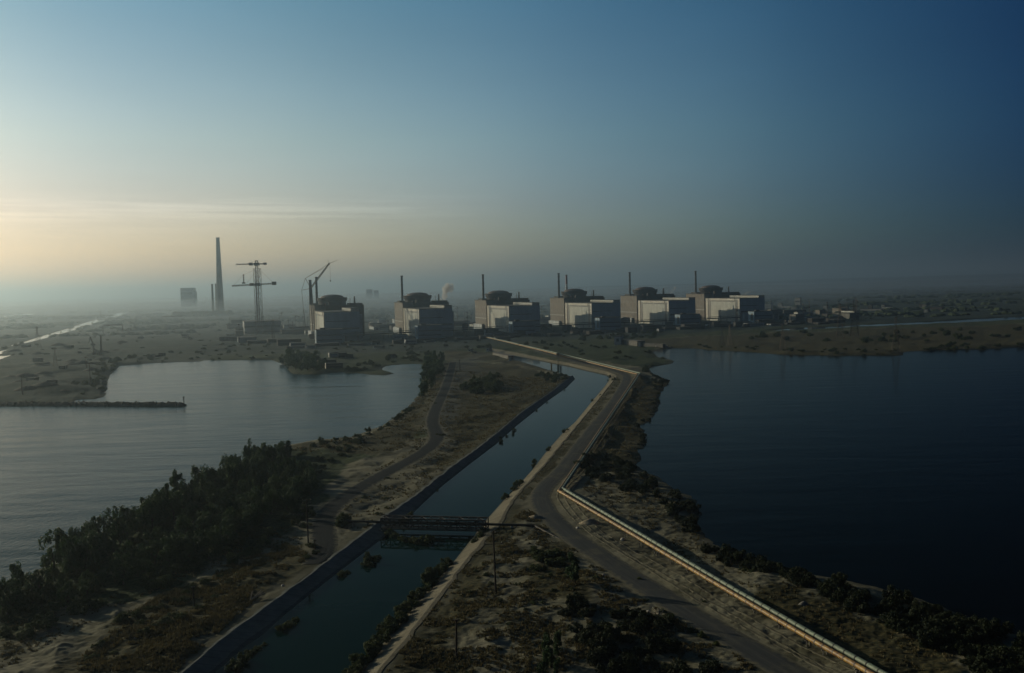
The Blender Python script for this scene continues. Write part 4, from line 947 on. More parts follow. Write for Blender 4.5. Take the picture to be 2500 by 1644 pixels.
# ================================================================== truss pipe bridge over the canal
def truss_bridge():
    a, c = at(930, 1291, 1.5), at(1186, 1297, 1.5); d = c-a; d.z = 0; L_ = d.length; ang = math.atan2(d.y, d.x)
    e = empty('truss_bridge', (a.x, a.y, 1.5), ang, 'dark steel lattice truss bridge carrying a pipe across the canal', 'bridge')
    W_, Hh, n = 4.2, 3.4, 11
    for y, nm in ((0, 'truss'), (W_, 'truss')):
        b = MB(); b.bar((0, y, 0), (L_, y, 0), .30); b.bar((0, y, Hh), (L_, y, Hh), .30); b.bar((0, y, Hh*.5), (L_, y, Hh*.5), .13)
        for k in range(n+1): b.bar((L_*k/n, y, 0), (L_*k/n, y, Hh), .2)
        for k in range(n):
            x0, x1 = L_*k/n, L_*(k+1)/n
            if k % 2: b.bar((x0, y, 0), (x1, y, Hh), .17)
            else: b.bar((x0, y, Hh), (x1, y, 0), .17)
        b.build('truss', M['blacksteel'], e)
    b = MB()
    for k in range(n+1): b.bar((L_*k/n, 0, Hh), (L_*k/n, W_, Hh), .12); b.bar((L_*k/n, 0, 0), (L_*k/n, W_, 0), .14)
    for k in range(n): b.bar((L_*k/n, 0 if k % 2 else W_, Hh), (L_*(k+1)/n, W_ if k % 2 else 0, Hh), .09)
    b.build('cross_bracing', M['blacksteel'], e)
    b = MB(); b.box((0, .9, .1), (L_, 2.2, .28)); b.build('walkway', M['blacksteel'], e)
    b = MB(); b.box((-1.6, -1, -2.2), (.6, W_+1, -.25)); b.build('abutment', M['concrete'], e)
    b = MB(); b.box((L_-.6, -1, -2.2), (L_+1.6, W_+1, -.25)); b.build('abutment', M['concrete'], e)
    # the carried pipe and its low trestles at both ends are a thing of their own
    lx, rx = -13.5, L_+15.5; pe = empty('water_pipe', (a.x, a.y, 1.5), ang, 'thin dark pipe laid through the truss bridge and on short trestles at both ends', 'pipe')
    b = MB(); b.bar((lx, 3.0, 1.5), (rx, 3.0, 1.5), .42, 12); b.bar((lx, 3.0, 1.5), (lx-3, 3.6, -1.8), .42, 12); b.bar((rx, 3.0, 1.4), (rx+13, -12, -.3), .35, 12); b.build('pipe', M['blacksteel'], pe)
    for xx in (-10.5, -5.5, L_+4, L_+9.5, L_+14.5):
        b = MB(); b.bar((xx, 2.5, -2.0), (xx, 2.5, 1.2), .22); b.bar((xx, 3.5, -2.0), (xx, 3.5, 1.2), .22); b.bar((xx, 2.2, 1.1), (xx, 3.8, 1.1), .2); b.build('support', M['concrete'], pe)
truss_bridge()

# ================================================================== wooden power poles
def power_pole(px, yb, pt, arms, label, brace=False):
    g = gnd(px, yb); tpp = aty(pt[0], pt[1], g.y); o = g-Vector((0, 0, .6)); e = empty('power_pole', o, 0, label, 'power pole', 'wooden power poles'); v = tpp-o
    b = MB(); b.bar((0, 0, 0), v, .27, 8, .18); b.build('pole', M['wood'], e)
    for (py, l) in arms:
        z = aty(pt[0], py, g.y).z-o.z; c = v*(z/v.z); b = MB(); b.bar(c-Vector((l/2, 0, 0)), c+Vector((l/2, 0.3, 0)), .11); b.build('crossarm', M['wood'], e)
        for s in (-.47, 0, .47): b = MB(); b.lathe(c+Vector((l*s, .15*(s+.47), .1)), [(.09, 0), (.13, .15), (.05, .35)], 8); b.build('insulator', M['glass'], e)
    if brace: b = MB(); b.bar(v*.93, Vector((2.2, 1.5, v.z*.84)), .05); b.build('stay_wire', M['steel'], e)
power_pole(1211, 1452, (1204, 1296), [(1302, 1.2), (1329, 4.4)], 'tallest wooden power pole with a wide crossarm, right of the canal below the bridge', True)
power_pole(753, 1334, (748, 1219), [(1222, 2.6), (1229, 2.4), (1243, 2.2)], 'wooden power pole with three short crossarms beside the dark service road')
power_pole(1114, 1600, (1114, 1514), [(1516, .8)], 'short bare pole near the bottom edge, right of the concrete canal bank')
power_pole(474, 1480, (471, 1434), [(1436, .7)], 'short pole on the grassy dune left of the canal')
power_pole(1123, 905, (1122, 878), [(880, 2.5)], 'far pole beside the top of the pale service road')
power_pole(770, 1342, (768, 1318), [(1320, .8)], 'stub of a pole at the lower end of the dark service road')

# ================================================================== sand piles, dead wood, boulders
def pile(px, py, r_, h, label, m_):
    g = gnd(px, py); b = MB(); n = 18; rings = 6; k0 = len(b.v)
    for j in range(rings+1):
        s = j/rings
        for i in range(n):
            t = 2*math.pi*i/n; q = Vector((math.cos(t)*r_*(1-s), math.sin(t)*r_*.7*(1-s), 0)); z = h*(1-(1-s)**1.6)*(1+.35*mn.noise(q*1.1+Vector((px, 0, 0))))-.35
            b.v.append((q.x*(1+.2*mn.noise(q+Vector((px, py, 0)))), q.y, z))
    for j in range(rings):
        for i in range(n): i2 = (i+1) % n; b.f.append((j*n+i, j*n+i2, (j+1)*n+i2, (j+1)*n+i))
    o = b.build('sand_pile', m_, None, g, True); tag(o, label, 'sand pile')
pile(1440, 1277, 4.2, 1.7, 'pale sand pile between the road and the twin pipelines', M['sandm'])
pile(1308, 1265, 4.0, 1.4, 'pale sand pile left of the road bend', M['sandm'])
pile(1962, 1483, 1.6, 1.3, 'small boulder heap on the sand between pipelines and right lake', M['concrete'])
rh = random.Random(15); nh = 0
while nh < 34:
    hx, hy = rh.uniform(20, 300), rh.uniform(835, 968); g_ = gnd(hx, hy)
    if height(np.array([g_.x]), np.array([g_.y]))[1][0] < 8: continue
    nh += 1; r_ = rh.uniform(5, 15); pile(hx, hy, r_, r_*rh.uniform(.18, .34), f"{'large' if r_ > 11 else 'medium' if r_ > 8 else 'small'} dark heap on the quarry flat {'near the cove' if hx > 200 else 'in the middle' if hx > 110 else 'near the left edge'}", M['rock'])
    o_ = COL.objects[-1]; o_.name = 'material_heap'; o_['category'] = 'heap'; o_['group'] = 'dark heaps on the quarry flat'
def driftwood(px, py, s, label):
    g = gnd(px, py); b = MB(); rr = random.Random(int(px)); o = Vector((0, 0, .2)); base = Vector((s*.1, -s*.4, 0))
    for _ in range(7):
        a = rr.uniform(.1, 2.6); tip = Vector((math.cos(a)*s*rr.uniform(.5, 1), math.sin(a)*s*.7*rr.uniform(.3, 1), s*rr.uniform(.1, .45))); b.bar(base+o, tip+o, .17, 6, .04)
        mid = (base+tip)/2+o; b.bar(mid, mid+Vector((rr.uniform(-1, 1), rr.uniform(-1, 1), rr.uniform(.3, .9)))*s*.3, .07, 5, .02)
    tag(b.build('dead_branches', mat('bleached_wood', (.30, .26, .20), .9, scale=2), None, g), label, 'dead tree')
driftwood(613, 1462, 4.5, 'bleached fallen tree with bare branches on the left canal bank')
driftwood(1605, 1505, 3.0, 'bare dry branches on the pale sand beside the road')
def bag_of_rocks():
    rr = random.Random(9)
    for (px, py) in [(1473, 1408), (1476, 1419), (1613, 1521), (1583, 1500), (880, 1390), (1410, 1290), (1840, 1470), (1250, 1290), (690, 1430), (1520, 1315), (330, 1560)]:
        g = gnd(px, py); s = rr.uniform(.35, .7); b = MB(); b.lathe((0, 0, -.2), [(s, 0), (s*1.15, s*.5), (s*.8, s*1.0), (s*.3, s*1.25)], 7); o = b.build('boulder', M['white'], None, g); o.rotation_euler = (rr.uniform(-.3, .3), rr.uniform(-.3, .3), rr.uniform(0, 6))
        tag(o, 'small pale stone lying on the sandy ground', 'stone', 'scattered pale stones')
bag_of_rocks()

# ================================================================== steam
def steam(path, radii, label, dens):
    pts = [aty(*p) for p in path]; o = pts[0].copy(); e_ = MB(); rr = random.Random(len(label)); me = bpy.data.meshes.new('steam_plume')
    import bmesh
    bm = bmesh.new()
    n = len(pts)*5
    for i in range(n):
        s = i/(n-1)*(len(pts)-1); k = min(int(s), len(pts)-2); p = pts[k].lerp(pts[k+1], s-k)-o; r_ = radii[k]+(radii[k+1]-radii[k])*(s-k)
        p += Vector((rr.uniform(-1, 1), rr.uniform(-1, 1), rr.uniform(-1, 1)))*r_*.75
        v = bmesh.ops.create_icosphere(bm, subdivisions=3, radius=r_*rr.uniform(.35, .9))['verts']
        for w in v: w.co = w.co*(1+.35*mn.noise(w.co*(1.3/r_)+Vector((i*3., 0, 0))))*1.0+p
    bm.to_mesh(me); bm.free()
    ob = link('steam_plume', me, None, None, o)
    md = ob.modifiers.new('merge', 'REMESH'); md.mode = 'VOXEL'; md.voxel_size = max(.8, radii[0]*.35)
    mm = bpy.data.materials.new('steam'); mm.use_nodes = True; t_ = mm.node_tree; t_.nodes.clear()
    v_ = nd(t_, 'ShaderNodeVolumePrincipled'); v_.inputs['Color'].default_value = (1, 1, 1, 1); v_.inputs['Density'].default_value = dens; v_.inputs['Anisotropy'].default_value = .5
    u_ = nd(t_, 'ShaderNodeOutputMaterial'); t_.links.new(v_.outputs[0], u_.inputs['Volume']); me.materials.append(mm)
    tag(ob, label, 'steam')
steam([(1070, 745, 1900), (1076, 737, 1905), (1083, 722, 1915), (1086, 716, 1920), (1095, 705, 1930), (1100, 697, 1935)], [2.0, 3.8, 6.0, 5.4, 8.0, 10], 'slanting white steam plume right of the second reactor dome', .12)
steam([(861, 754, 1800), (868, 747, 1805), (878, 745, 1815), (886, 746, 1820)], [1.2, 2.6, 3.0, 2.2], 'small white steam puff right of the nearest reactor dome', .12)
steam([(1634, 719, 2150), (1639, 713, 2160), (1650, 704, 2170)], [2.0, 2.6, 3.2], 'faint steam wisp left of the sixth ventilation stack', .12)
steam([(1810, 720, 2250), (1822, 717, 2260), (1832, 712, 2270)], [2, 2.6, 3], 'faint steam wisp above the last turbine hall roof', .12)

# ================================================================== trees, shrubs, grass
def foliage_mat(name, c1, c2):
    m_ = bpy.data.materials.new(name); m_.use_nodes = True; t = m_.node_tree; b = t.nodes['Principled BSDF']; b.inputs['Roughness'].default_value = .75
    b.inputs['Specular IOR Level'].default_value = .2
    oi = nd(t, 'ShaderNodeObjectInfo'); g = nd(t, 'ShaderNodeNewGeometry')
    f = mth(t, 'ADD', mth(t, 'MULTIPLY', oi.outputs['Random'], .5), mth(t, 'MULTIPLY', g.outputs['Random Per Island'], .5))
    c = ramp(t, f, [(0.1, c1), (0.9, c2)], 'LINEAR'); t.links.new(c, b.inputs['Base Color'])
    tr = nd(t, 'ShaderNodeBsdfTranslucent'); t.links.new(c, tr.inputs[0]); mx_ = nd(t, 'ShaderNodeMixShader'); mx_.inputs[0].default_value = .25
    t.links.new(b.outputs[0], mx_.inputs[1]); t.links.new(tr.outputs[0], mx_.inputs[2]); t.links.new(mx_.outputs[0], t.nodes['Material Output'].inputs[0])
    return m_
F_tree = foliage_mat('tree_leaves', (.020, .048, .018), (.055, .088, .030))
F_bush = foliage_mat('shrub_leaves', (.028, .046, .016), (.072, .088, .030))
F_shade = foliage_mat('shade_dark_leaves', (.008, .014, .005), (.026, .034, .012))  # leaves darkened in colour for the light falloff towards the lower right
F_reed = foliage_mat('reed_leaves', (.055, .060, .020), (.13, .11, .045))
def crown_mesh(seed, n=1500, lobes=9, leaf=.085, squash=1.0, spread=.62):
    rr = random.Random(seed); L_ = [(Vector((0, 0, -.1)), .5)]
    for _ in range(lobes):
        a = rr.uniform(0, 6.28); z = rr.uniform(-.55, .75); rad = spread*math.sqrt(max(.05, 1-z*z*.9))
        L_.append((Vector((math.cos(a)*rad*rr.uniform(.4, 1.25), math.sin(a)*rad*rr.uniform(.4, 1.25), z*squash*rr.uniform(.7, 1.25))), rr.uniform(.13, .38)))
    vs = []; fs = []
    for _ in range(n):
        c, r_ = L_[rr.randrange(len(L_))]; d = Vector((rr.gauss(0, 1), rr.gauss(0, 1), rr.gauss(0, 1))).normalized()
        p = c+d*r_*(rr.uniform(.35, 1.12)**.5)
        nrm = (d+Vector((rr.gauss(0, .5), rr.gauss(0, .5), rr.gauss(0, .5)))).normalized(); a = nrm.orthogonal().normalized(); b = nrm.cross(a); th = rr.uniform(0, 6.28)
        a, b = a*math.cos(th)+b*math.sin(th), b*math.cos(th)-a*math.sin(th); s = leaf*rr.uniform(.6, 1.5); k = len(vs)
        vs += [tuple(p-a*s), tuple(p-b*s*.7), tuple(p+a*s), tuple(p+b*s*.7)]; fs.append((k, k+1, k+2, k+3))
    me = bpy.data.meshes.new('crown'); me.from_pydata(vs, [], fs); me.update(); return me
def trunk_mesh(seed):
    rr = random.Random(seed); b = MB(); b.bar((0, 0, -1.3), (0.03, 0, -.2), .10, 7, .06)
    for _ in range(4):
        a = rr.uniform(0, 6.28); b.bar((.01, 0, rr.uniform(-.8, -.3)), (math.cos(a)*.5, math.sin(a)*.5, rr.uniform(0, .5)), .045, 5, .015)
    return b.mesh('trunk')
TREE = [(crown_mesh(s, 2300, 20, .062), trunk_mesh(s)) for s in (1, 2, 3, 4, 5, 6)]
BUSH = [(crown_mesh(10+s, 1700, 17, .072, .6, .7), trunk_mesh(30+s)) for s in (1, 2, 3, 4, 5, 6)]
TALL = [(crown_mesh(20+s, 1500, 10, .075, 1.3, .4), trunk_mesh(40+s)) for s in (1, 2)]
DM = {}
def plant(x, y, z, r_, hr, kind, name, label, cat, group, fm, rr):
    """r_: crown radius; hr: height of crown over radius"""
    me, tk = rr.choice({'tree': TREE, 'bush': BUSH, 'tall': TALL}[kind]); low = {'tree': .82, 'bush': .38, 'tall': .95}[kind]
    e = empty(name, (x, y, z-.1), rr.uniform(0, 6.28), label, cat, group)
    e.scale = (r_*rr.uniform(.85, 1.15), r_*rr.uniform(.85, 1.15), r_*hr*rr.uniform(.7, 1.35))
    if fm:
        if (me.name, fm.name) not in DM: d2 = me.copy(); d2.materials.clear(); d2.materials.append(fm); DM[(me.name, fm.name)] = d2
        me = DM[(me.name, fm.name)]
    link('crown' if kind != 'bush' else 'foliage', me, None, e, (0, 0, low))
    link('trunk' if kind != 'bush' else 'stems', tk, None, e, (0, 0, low))
for me, tk in TREE+TALL: me.materials.append(F_tree); tk.materials.append(M['wood'])
for me, tk in BUSH: me.materials.append(F_bush); tk.materials.append(M['wood'])
def in_poly(x, y, poly):
    c = False; j = len(poly)-1
    for i in range(len(poly)):
        if (poly[i][1] > y) != (poly[j][1] > y) and x < (poly[j][0]-poly[i][0])*(y-poly[i][1])/(poly[j][1]-poly[i][1])+poly[i][0]: c = not c
        j = i
    return c
def cluster(poly, n, rmin, rmax, hr, kind, name, label, cat, group, seed, fm=None, gap=.8, need=2.0):
    rr = random.Random(seed); W_ = [(at(x, y, ZL).x, at(x, y, ZL).y) for x, y in poly]; xs = [p[0] for p in W_]; ys = [p[1] for p in W_]; got = []; tries = 0
    cand = []
    while len(cand) < n*14: 
        x, y = rr.uniform(min(xs), max(xs)), rr.uniform(min(ys), max(ys)); tries += 1
        if tries > 60000: break
        if in_poly(x, y, W_): cand.append((x, y))
    if not cand: return
    rows_ = []
    A_ = np.array(cand); h, sd, sc, rd = height(A_[:, 0], A_[:, 1])
    for (x, y), z, s, c_, r2 in zip(cand, h, sd, sc, rd):
        if len(got) >= n: break
        if s < need or c_ < 1.0 or r2 < 5: continue
        r_ = rr.uniform(rmin, rmax)
        if any((x-a)**2+(y-b)**2 < ((r_+c)*gap*.62)**2 for a, b, c in got): continue
        got.append((x, y, r_)); rows_.append((x, y, z, r_))
    if not rows_: return
    pxs = [topx((q[0], q[1], q[2]))[0] for q in rows_]; lo, hi = min(pxs), max(pxs)+1e-3; nb = 5 if len(rows_) > 20 else 3 if len(rows_) > 6 else 1; big = max(q[3] for q in rows_)
    for q, px in zip(rows_, pxs):
        sz = 'largest' if q[3] == big else 'big' if q[3] > rmin+(rmax-rmin)*.66 else 'middling' if q[3] > rmin+(rmax-rmin)*.33 else 'small'
        lb = sz+' '+label; ps = (['at the left end', 'left of the middle', 'in the middle', 'right of the middle', 'at the right end'] if nb == 5 else ['at the left', 'in the middle', 'at the right'])[int((px-lo)/(hi-lo)*nb)] if nb > 1 else ''
        if ps and len((lb+' '+ps).split()) <= 16: lb += ', '+ps
        if len(lb.split()) > 16: lb = label
        plant(q[0], q[1], q[2], q[3], hr, kind, name, lb, cat, group, fm, rr)
def line_plants(pts, kind, hr, name, label, cat, group, seed, zoff=None):
    rr = random.Random(seed)
    for (px, py, r_) in pts:
        p = at(px, py, ZL if zoff is None else zoff); z = H1(p.x, p.y) if zoff is None else zoff
        plant(p.x, p.y, z, r_, hr, kind, name, label, cat, group, None, rr)
T, B = 'tree', 'bush'
# the wood along the left lake
cluster([(0,1470),(60,1420),(212,1330),(300,1290),(380,1250),(440,1218),(540,1170),(600,1136),(655,1108),(700,1105),(690,1130),(560,1200),(440,1265),(300,1340),(200,1400),(90,1460),(0,1500)], 115, 2.2, 4.0, 1.4, 'tree', 'shore_tree', 'dark green tree on the water side of the lakeside wood', 'tree', 'front row of the lakeside wood', 1, gap=.5, need=1.0)
cluster([(100,1480),(300,1380),(430,1300),(560,1220),(690,1140),(760,1160),(770,1200),(700,1250),(600,1300),(560,1330),(420,1390),(250,1450),(120,1510)], 190, 2.1, 3.5, 1.05, 'tree', 'wood_tree', 'dark tree inside the wood by the left lake', 'tree', 'inner trees of the lakeside wood', 2, gap=.42)
cluster([(0,1475),(60,1425),(212,1336),(300,1296),(440,1224),(600,1142),(690,1112),(690,1150),(560,1215),(380,1320),(200,1410),(60,1480),(0,1500)], 120, 1.6, 2.6, 1.0, 'bush', 'understorey_shrub', 'green shrub under the trees at the water side of the lakeside wood', 'shrub', 'shrubs under the front row of the wood', 73, gap=.5, need=.5)
cluster([(0,1490),(160,1430),(250,1440),(260,1480),(170,1510),(100,1560),(0,1570)], 20, 2.0, 3.4, .9, 'bush', 'dune_shrub', 'dark shrub at the lower left end of the lakeside wood', 'shrub', 'shrubs at the lower left end of the wood', 3, gap=.75)
cluster([(690,1100),(800,1085),(900,1068),(870,1100),(800,1130),(780,1160),(700,1130)], 34, 1.3, 2.6, .8, 'bush', 'meadow_shrub', 'green shrub on the meadow right of the lakeside wood', 'shrub', 'shrubs on the lakeside meadow', 4)
cluster([(330,1440),(420,1385),(520,1350),(530,1372),(440,1415),(350,1460)], 13, 2.0, 3.0, .8, 'bush', 'dune_shrub', 'rounded shrub in the row along the lower edge of the wood', 'shrub', 'shrub row below the wood', 5, gap=.7)
cluster([(540,1345),(600,1300),(660,1280),(650,1330),(600,1372),(550,1385)], 14, 2.0, 3.0, .85, 'bush', 'dune_shrub', 'large dark shrub on the pale dunes left of the power pole', 'shrub', 'shrubs on the dunes by the left pole', 6, gap=.7)
cluster([(190,1600),(300,1510),(420,1440),(560,1400),(600,1420),(500,1480),(420,1540),(320,1600),(220,1640)], 34, .9, 1.9, .8, 'bush', 'dry_shrub', 'small dry shrub on the grassy dune left of the canal', 'shrub', 'small shrubs on the grassy dune', 7)
cluster([(690,1260),(760,1240),(770,1310),(720,1330)], 8, 1.6, 2.6, .8, 'bush', 'roadside_shrub', 'dark shrub between the wood and the service road', 'shrub', 'shrubs left of the service road', 8)
line_plants([(842,1276,3.4),(835,1285,2.6)], B, 1.0, 'roadside_shrub', 'big dark shrub at the left end of the bridge pipe', 'shrub', 'shrubs at the end of the bridge pipe', 9)
line_plants([(926,1255,1.6),(945,1240,1.3),(940,1212,1.4),(945,1168,1.3),(890,1215,1.6),(760,1335,1.8),(770,1352,1.5),(745,1362,1.7)], B, .7, 'bank_shrub', 'low shrub between the service road and the left canal bank', 'shrub', 'low shrubs beside the service road', 10)
# rows along the left lake, centre
cluster([(775,1072),(853,1064),(892,1049),(930,1036),(965,1014),(1000,984),(1012,990),(975,1024),(930,1050),(860,1076),(780,1086)], 34, 1.2, 2.3, .9, 'bush', 'shore_shrub', 'green shrub in the row along the left lake shore', 'shrub', 'shore shrubs of the left lake', 11, need=.6)
cluster([(1030,965),(1032,930),(1040,905),(1050,885),(1090,882),(1085,905),(1064,930),(1050,960)], 24, 3.4, 5.6, 1.25, 'tree', 'shore_tree', 'tall green tree in the row at the head of the left lake', 'tree', 'tree row at the head of the left lake', 12, need=.5, gap=.6)
cluster([(680,884),(720,872),(775,880),(800,905),(740,911),(712,908)], 26, 4.0, 6.5, 1.2, 'tree', 'spit_tree', 'bushy tree on the wooded spit in the left lake', 'tree', 'trees on the lake spit', 13, need=.5, gap=.6)
cluster([(800,900),(860,900),(900,880),(930,892),(900,905),(840,903)], 16, 2.5, 4.5, .9, 'bush', 'spit_shrub', 'low shrub on the grassy tip of the lake spit', 'shrub', 'shrubs on the lake spit', 14, need=.5)
cluster([(930,885),(1040,880),(1045,862),(980,862),(930,870)], 18, 3, 5, .9, 'bush', 'far_shore_shrub', 'dark shrub behind the inlet at the top of the left lake', 'shrub', 'shrubs behind the lake inlet', 15, need=.5)
cluster([(1130,952),(1145,935),(1200,925),(1230,935),(1225,955),(1170,962)], 30, 3.4, 5.2, 1.05, 'bush', 'meadow_shrub', 'dark green shrub in the clump on the triangular meadow left of the canal', 'shrub', 'shrub clump on the triangular meadow', 16, gap=.45)
cluster([(1170,915),(1230,908),(1225,918),(1180,922)], 6, 2, 3, .7, 'bush', 'meadow_shrub', 'low shrub behind the clump on the triangular meadow', 'shrub', 'low shrubs on the triangular meadow', 17)
cluster([(1290,920),(1340,908),(1395,925),(1380,935),(1330,928)], 22, 2.0, 3.4, .9, 'bush', 'bank_shrub', 'shrub at the pointed end of the triangular meadow by the canal bend', 'shrub', 'shrubs at the canal bend', 18, need=.4)
line_plants([(1068,1062,1.6),(1076,1064,1.5),(1084,1063,1.3),(1056,970,1.3),(1063,985,1.2)], B, .6, 'road_shrub', 'low dark shrub beside the pale stretch of service road', 'shrub', 'low shrubs by the pale service road', 19)
# canal, left water edge
line_plants([(1256,1051,1.3),(1253,1060,1.0),(1238,1066,.9),(1222,1080,1.4),(1221,1072,1.0),(1067,1197,.8),(1336,983,.9),(1310,1003,.8),(1378,952,.9),(1005,1255,.9),(998,1262,1.6),(985,1278,1.7)], B, 1.1, 'water_shrub', 'small shrub rooted at the left water edge of the canal', 'shrub', 'shrubs at the left canal edge', 20, zoff=.1)
line_plants([(905,1374,2.5),(896,1382,2.1),(915,1367,2.0)], B, .9, 'reed_clump', 'round reed clump standing in the canal below the bridge', 'reeds', 'upper reed clump in the canal', 21, zoff=-.2)
line_plants([(836,1409,1.7),(848,1401,1.4)], B, .8, 'reed_clump', 'small reed clump in the canal between two bigger ones', 'reeds', 'middle reed clump in the canal', 22, zoff=-.2)
line_plants([(686,1540,2.0),(700,1529,2.1),(718,1519,1.4)], B, .9, 'reed_clump', 'dark reed clump by the left water edge near the bottom', 'reeds', 'lower reed clump in the canal', 23, zoff=-.2)
line_plants([(610,1600,1.8),(628,1586,1.5),(645,1577,1.0),(592,1618,2.0),(575,1635,2.0)], B, .8, 'reed_clump', 'long reed mass at the bottom left corner of the canal', 'reeds', 'lowest reed mass in the canal', 24, zoff=-.2)
line_plants([(985,1322,2.2),(1000,1324,2.6),(1018,1328,2.8),(1036,1326,2.5),(1050,1320,2.0),(953,1306,2.6),(962,1314,2.0)], B, .75, 'reed_clump', 'dark reeds in the water just below the truss bridge', 'reeds', 'reed mass under the bridge', 25, zoff=-.2)
line_plants([(1182,1303,2.3),(1170,1315,2.0),(1158,1324,1.5)], B, .9, 'bank_shrub', 'dark shrub under the right end of the truss bridge', 'shrub', 'shrubs under the right bridge end', 26, zoff=.6)
# canal, right water edge: a dense row near, single shrubs farther on
rr = random.Random(31); rowp = []
for i in range(46):
    s = i/45; a = [(1100,1376),(1070,1400),(1045,1432),(1010,1474),(975,1522),(930,1572),(895,1615),(868,1655),(835,1700)]
    f = s*(len(a)-1); k = min(int(f), len(a)-2); x = a[k][0]+(a[k+1][0]-a[k][0])*(f-k); y = a[k][1]+(a[k+1][1]-a[k][1])*(f-k)
    rowp.append((x+rr.uniform(-14, 6), y+rr.uniform(-4, 4), rr.uniform(1.5, 2.5)))
line_plants(rowp, B, .95, 'bank_shrub', 'green shrub in the dense row along the foot of the pale canal bank', 'shrub', 'dense shrub row on the right canal edge', 32, zoff=.3)
line_plants([(1228,1218,1.2),(1238,1213,1.6),(1252,1195,1.9),(1262,1186,2.0),(1270,1180,1.5),(1302,1138,1.5),(1307,1130,1.4),(1335,1100,1.5),(1342,1096,1.1),(1376,1056,1.6),(1385,1050,1.2),(1445,980,1.4),(1467,967,1.5),(1487,948,2.1),(1500,931,2.5),(1487,922,1.9)], B, 1.0, 'bank_shrub', 'single shrub dotted along the upper right canal bank', 'shrub', 'shrubs dotted on the right canal bank', 33, zoff=.7)
line_plants([(1333,879,2.0),(1343,881,2.3),(1354,883,2.1),(1378,888,2.4),(1297,871,1.5)], B, .9, 'bank_shrub', 'round shrub on the far canal bank near its head', 'shrub', 'shrubs near the canal head', 34, zoff=.6)
# right of the pipelines
cluster([(1400,1150),(1440,1110),(1500,1120),(1550,1115),(1562,1150),(1600,1175),(1640,1205),(1600,1215),(1540,1210),(1490,1180),(1440,1165)], 46, 2.0, 3.4, .95, 'bush', 'lake_shrub', 'dark shrub in the thicket between the pipelines and the right lake', 'shrub', 'thicket right of the pipeline bend', 41, fm=F_shade, gap=.6, need=.3)
cluster([(1600,1215),(1650,1203),(1700,1222),(1712,1245),(1700,1290),(1670,1290),(1640,1250)], 24, 1.7, 2.8, .9, 'bush', 'lake_shrub', 'almost black shrub on the blunt headland of the right lake', 'shrub', 'shrubs on the right headland', 42, fm=F_shade, gap=.6, need=.3)
cluster([(1590,910),(1640,928),(1612,980),(1590,1035),(1560,1045),(1578,1060),(1572,1110),(1560,1125),(1545,1100),(1568,1060),(1545,1035),(1590,1010),(1600,960)], 48, 1.4, 2.6, .8, 'bush', 'shore_shrub', 'dark shrub fringing the shore of the right lake below the corner of the pipelines', 'shrub', 'fringe shrubs of the right lake', 43, fm=F_shade, need=.2, gap=.7)
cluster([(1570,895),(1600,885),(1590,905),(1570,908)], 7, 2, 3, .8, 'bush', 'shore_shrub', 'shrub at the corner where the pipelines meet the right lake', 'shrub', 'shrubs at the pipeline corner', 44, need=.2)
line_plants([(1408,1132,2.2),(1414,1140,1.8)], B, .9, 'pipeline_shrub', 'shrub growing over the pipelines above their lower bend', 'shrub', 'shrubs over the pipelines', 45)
cluster([(1700,1320),(1740,1330),(1860,1375),(2000,1415),(2200,1455),(2400,1520),(2600,1620),(2600,1760),(2400,1660),(2212,1545),(2100,1500),(2000,1455),(1900,1415),(1760,1370)], 170, 1.7, 3.2, .85, 'bush', 'lake_shrub', 'near-black shrub in the belt along the right lake', 'shrub', 'dark shrub belt of the right lake', 46, fm=F_shade, gap=.45, need=.2)
line_plants([(1560,1415+0,0.9),(1720,1470,.8),(1830,1350,1.2),(1815,1392,1.3),(1835,1400,1.1)], B, .8, 'sand_shrub', 'small shrub on the pale sand between pipelines and right lake', 'shrub', 'small shrubs on the right sand', 47)
# near ground right of the canal
cluster([(1300,1365),(1330,1345),(1370,1360),(1375,1400),(1330,1410),(1300,1395)], 9, 1.8, 2.6, .85, 'bush', 'scrub_bush', 'dark bush left of the taller yellow-green bush', 'shrub', 'dark bushes by the yellow-green bush', 51, gap=.6)
line_plants([(1398,1432,2.6),(1404,1438,2.2)], 'tall', 1.0, 'poplar_bush', 'taller yellow-green bush catching the sun right of the power pole', 'shrub', 'tall sunlit bush pair', 52)
cluster([(1365,1500),(1400,1480),(1480,1478),(1560,1500),(1640,1550),(1720,1620),(1780,1700),(1500,1700),(1440,1620),(1370,1560)], 62, 1.6, 2.9, .95, 'bush', 'scrub_bush', 'dark bush in the large thicket beside the lower road', 'shrub', 'large thicket beside the road', 53, fm=F_shade, gap=.55)
cluster([(1320,1600),(1340,1580),(1370,1600),(1370,1660),(1310,1670)], 7, 1.4, 2.0, 1.2, 'tall', 'scrub_bush', 'upright dark bush at the bottom edge left of the large thicket', 'shrub', 'upright bushes at the bottom edge', 54, gap=.6)
cluster([(1560,1420),(1700,1520),(1780,1580),(1760,1600),(1640,1520),(1540,1440)], 10, .7, 1.3, .8, 'bush', 'roadside_shrub', 'small shrub on the verge along the left side of the lower road', 'shrub', 'small verge shrubs', 55)
cluster([(1140,1400),(1290,1330),(1420,1310),(1480,1420),(1300,1500),(1240,1640),(1020,1640)], 46, .5, 1.1, .7, 'bush', 'sand_shrub', 'tiny dry shrub on the sandy ground right of the canal', 'shrub', 'tiny shrubs right of the canal', 56)
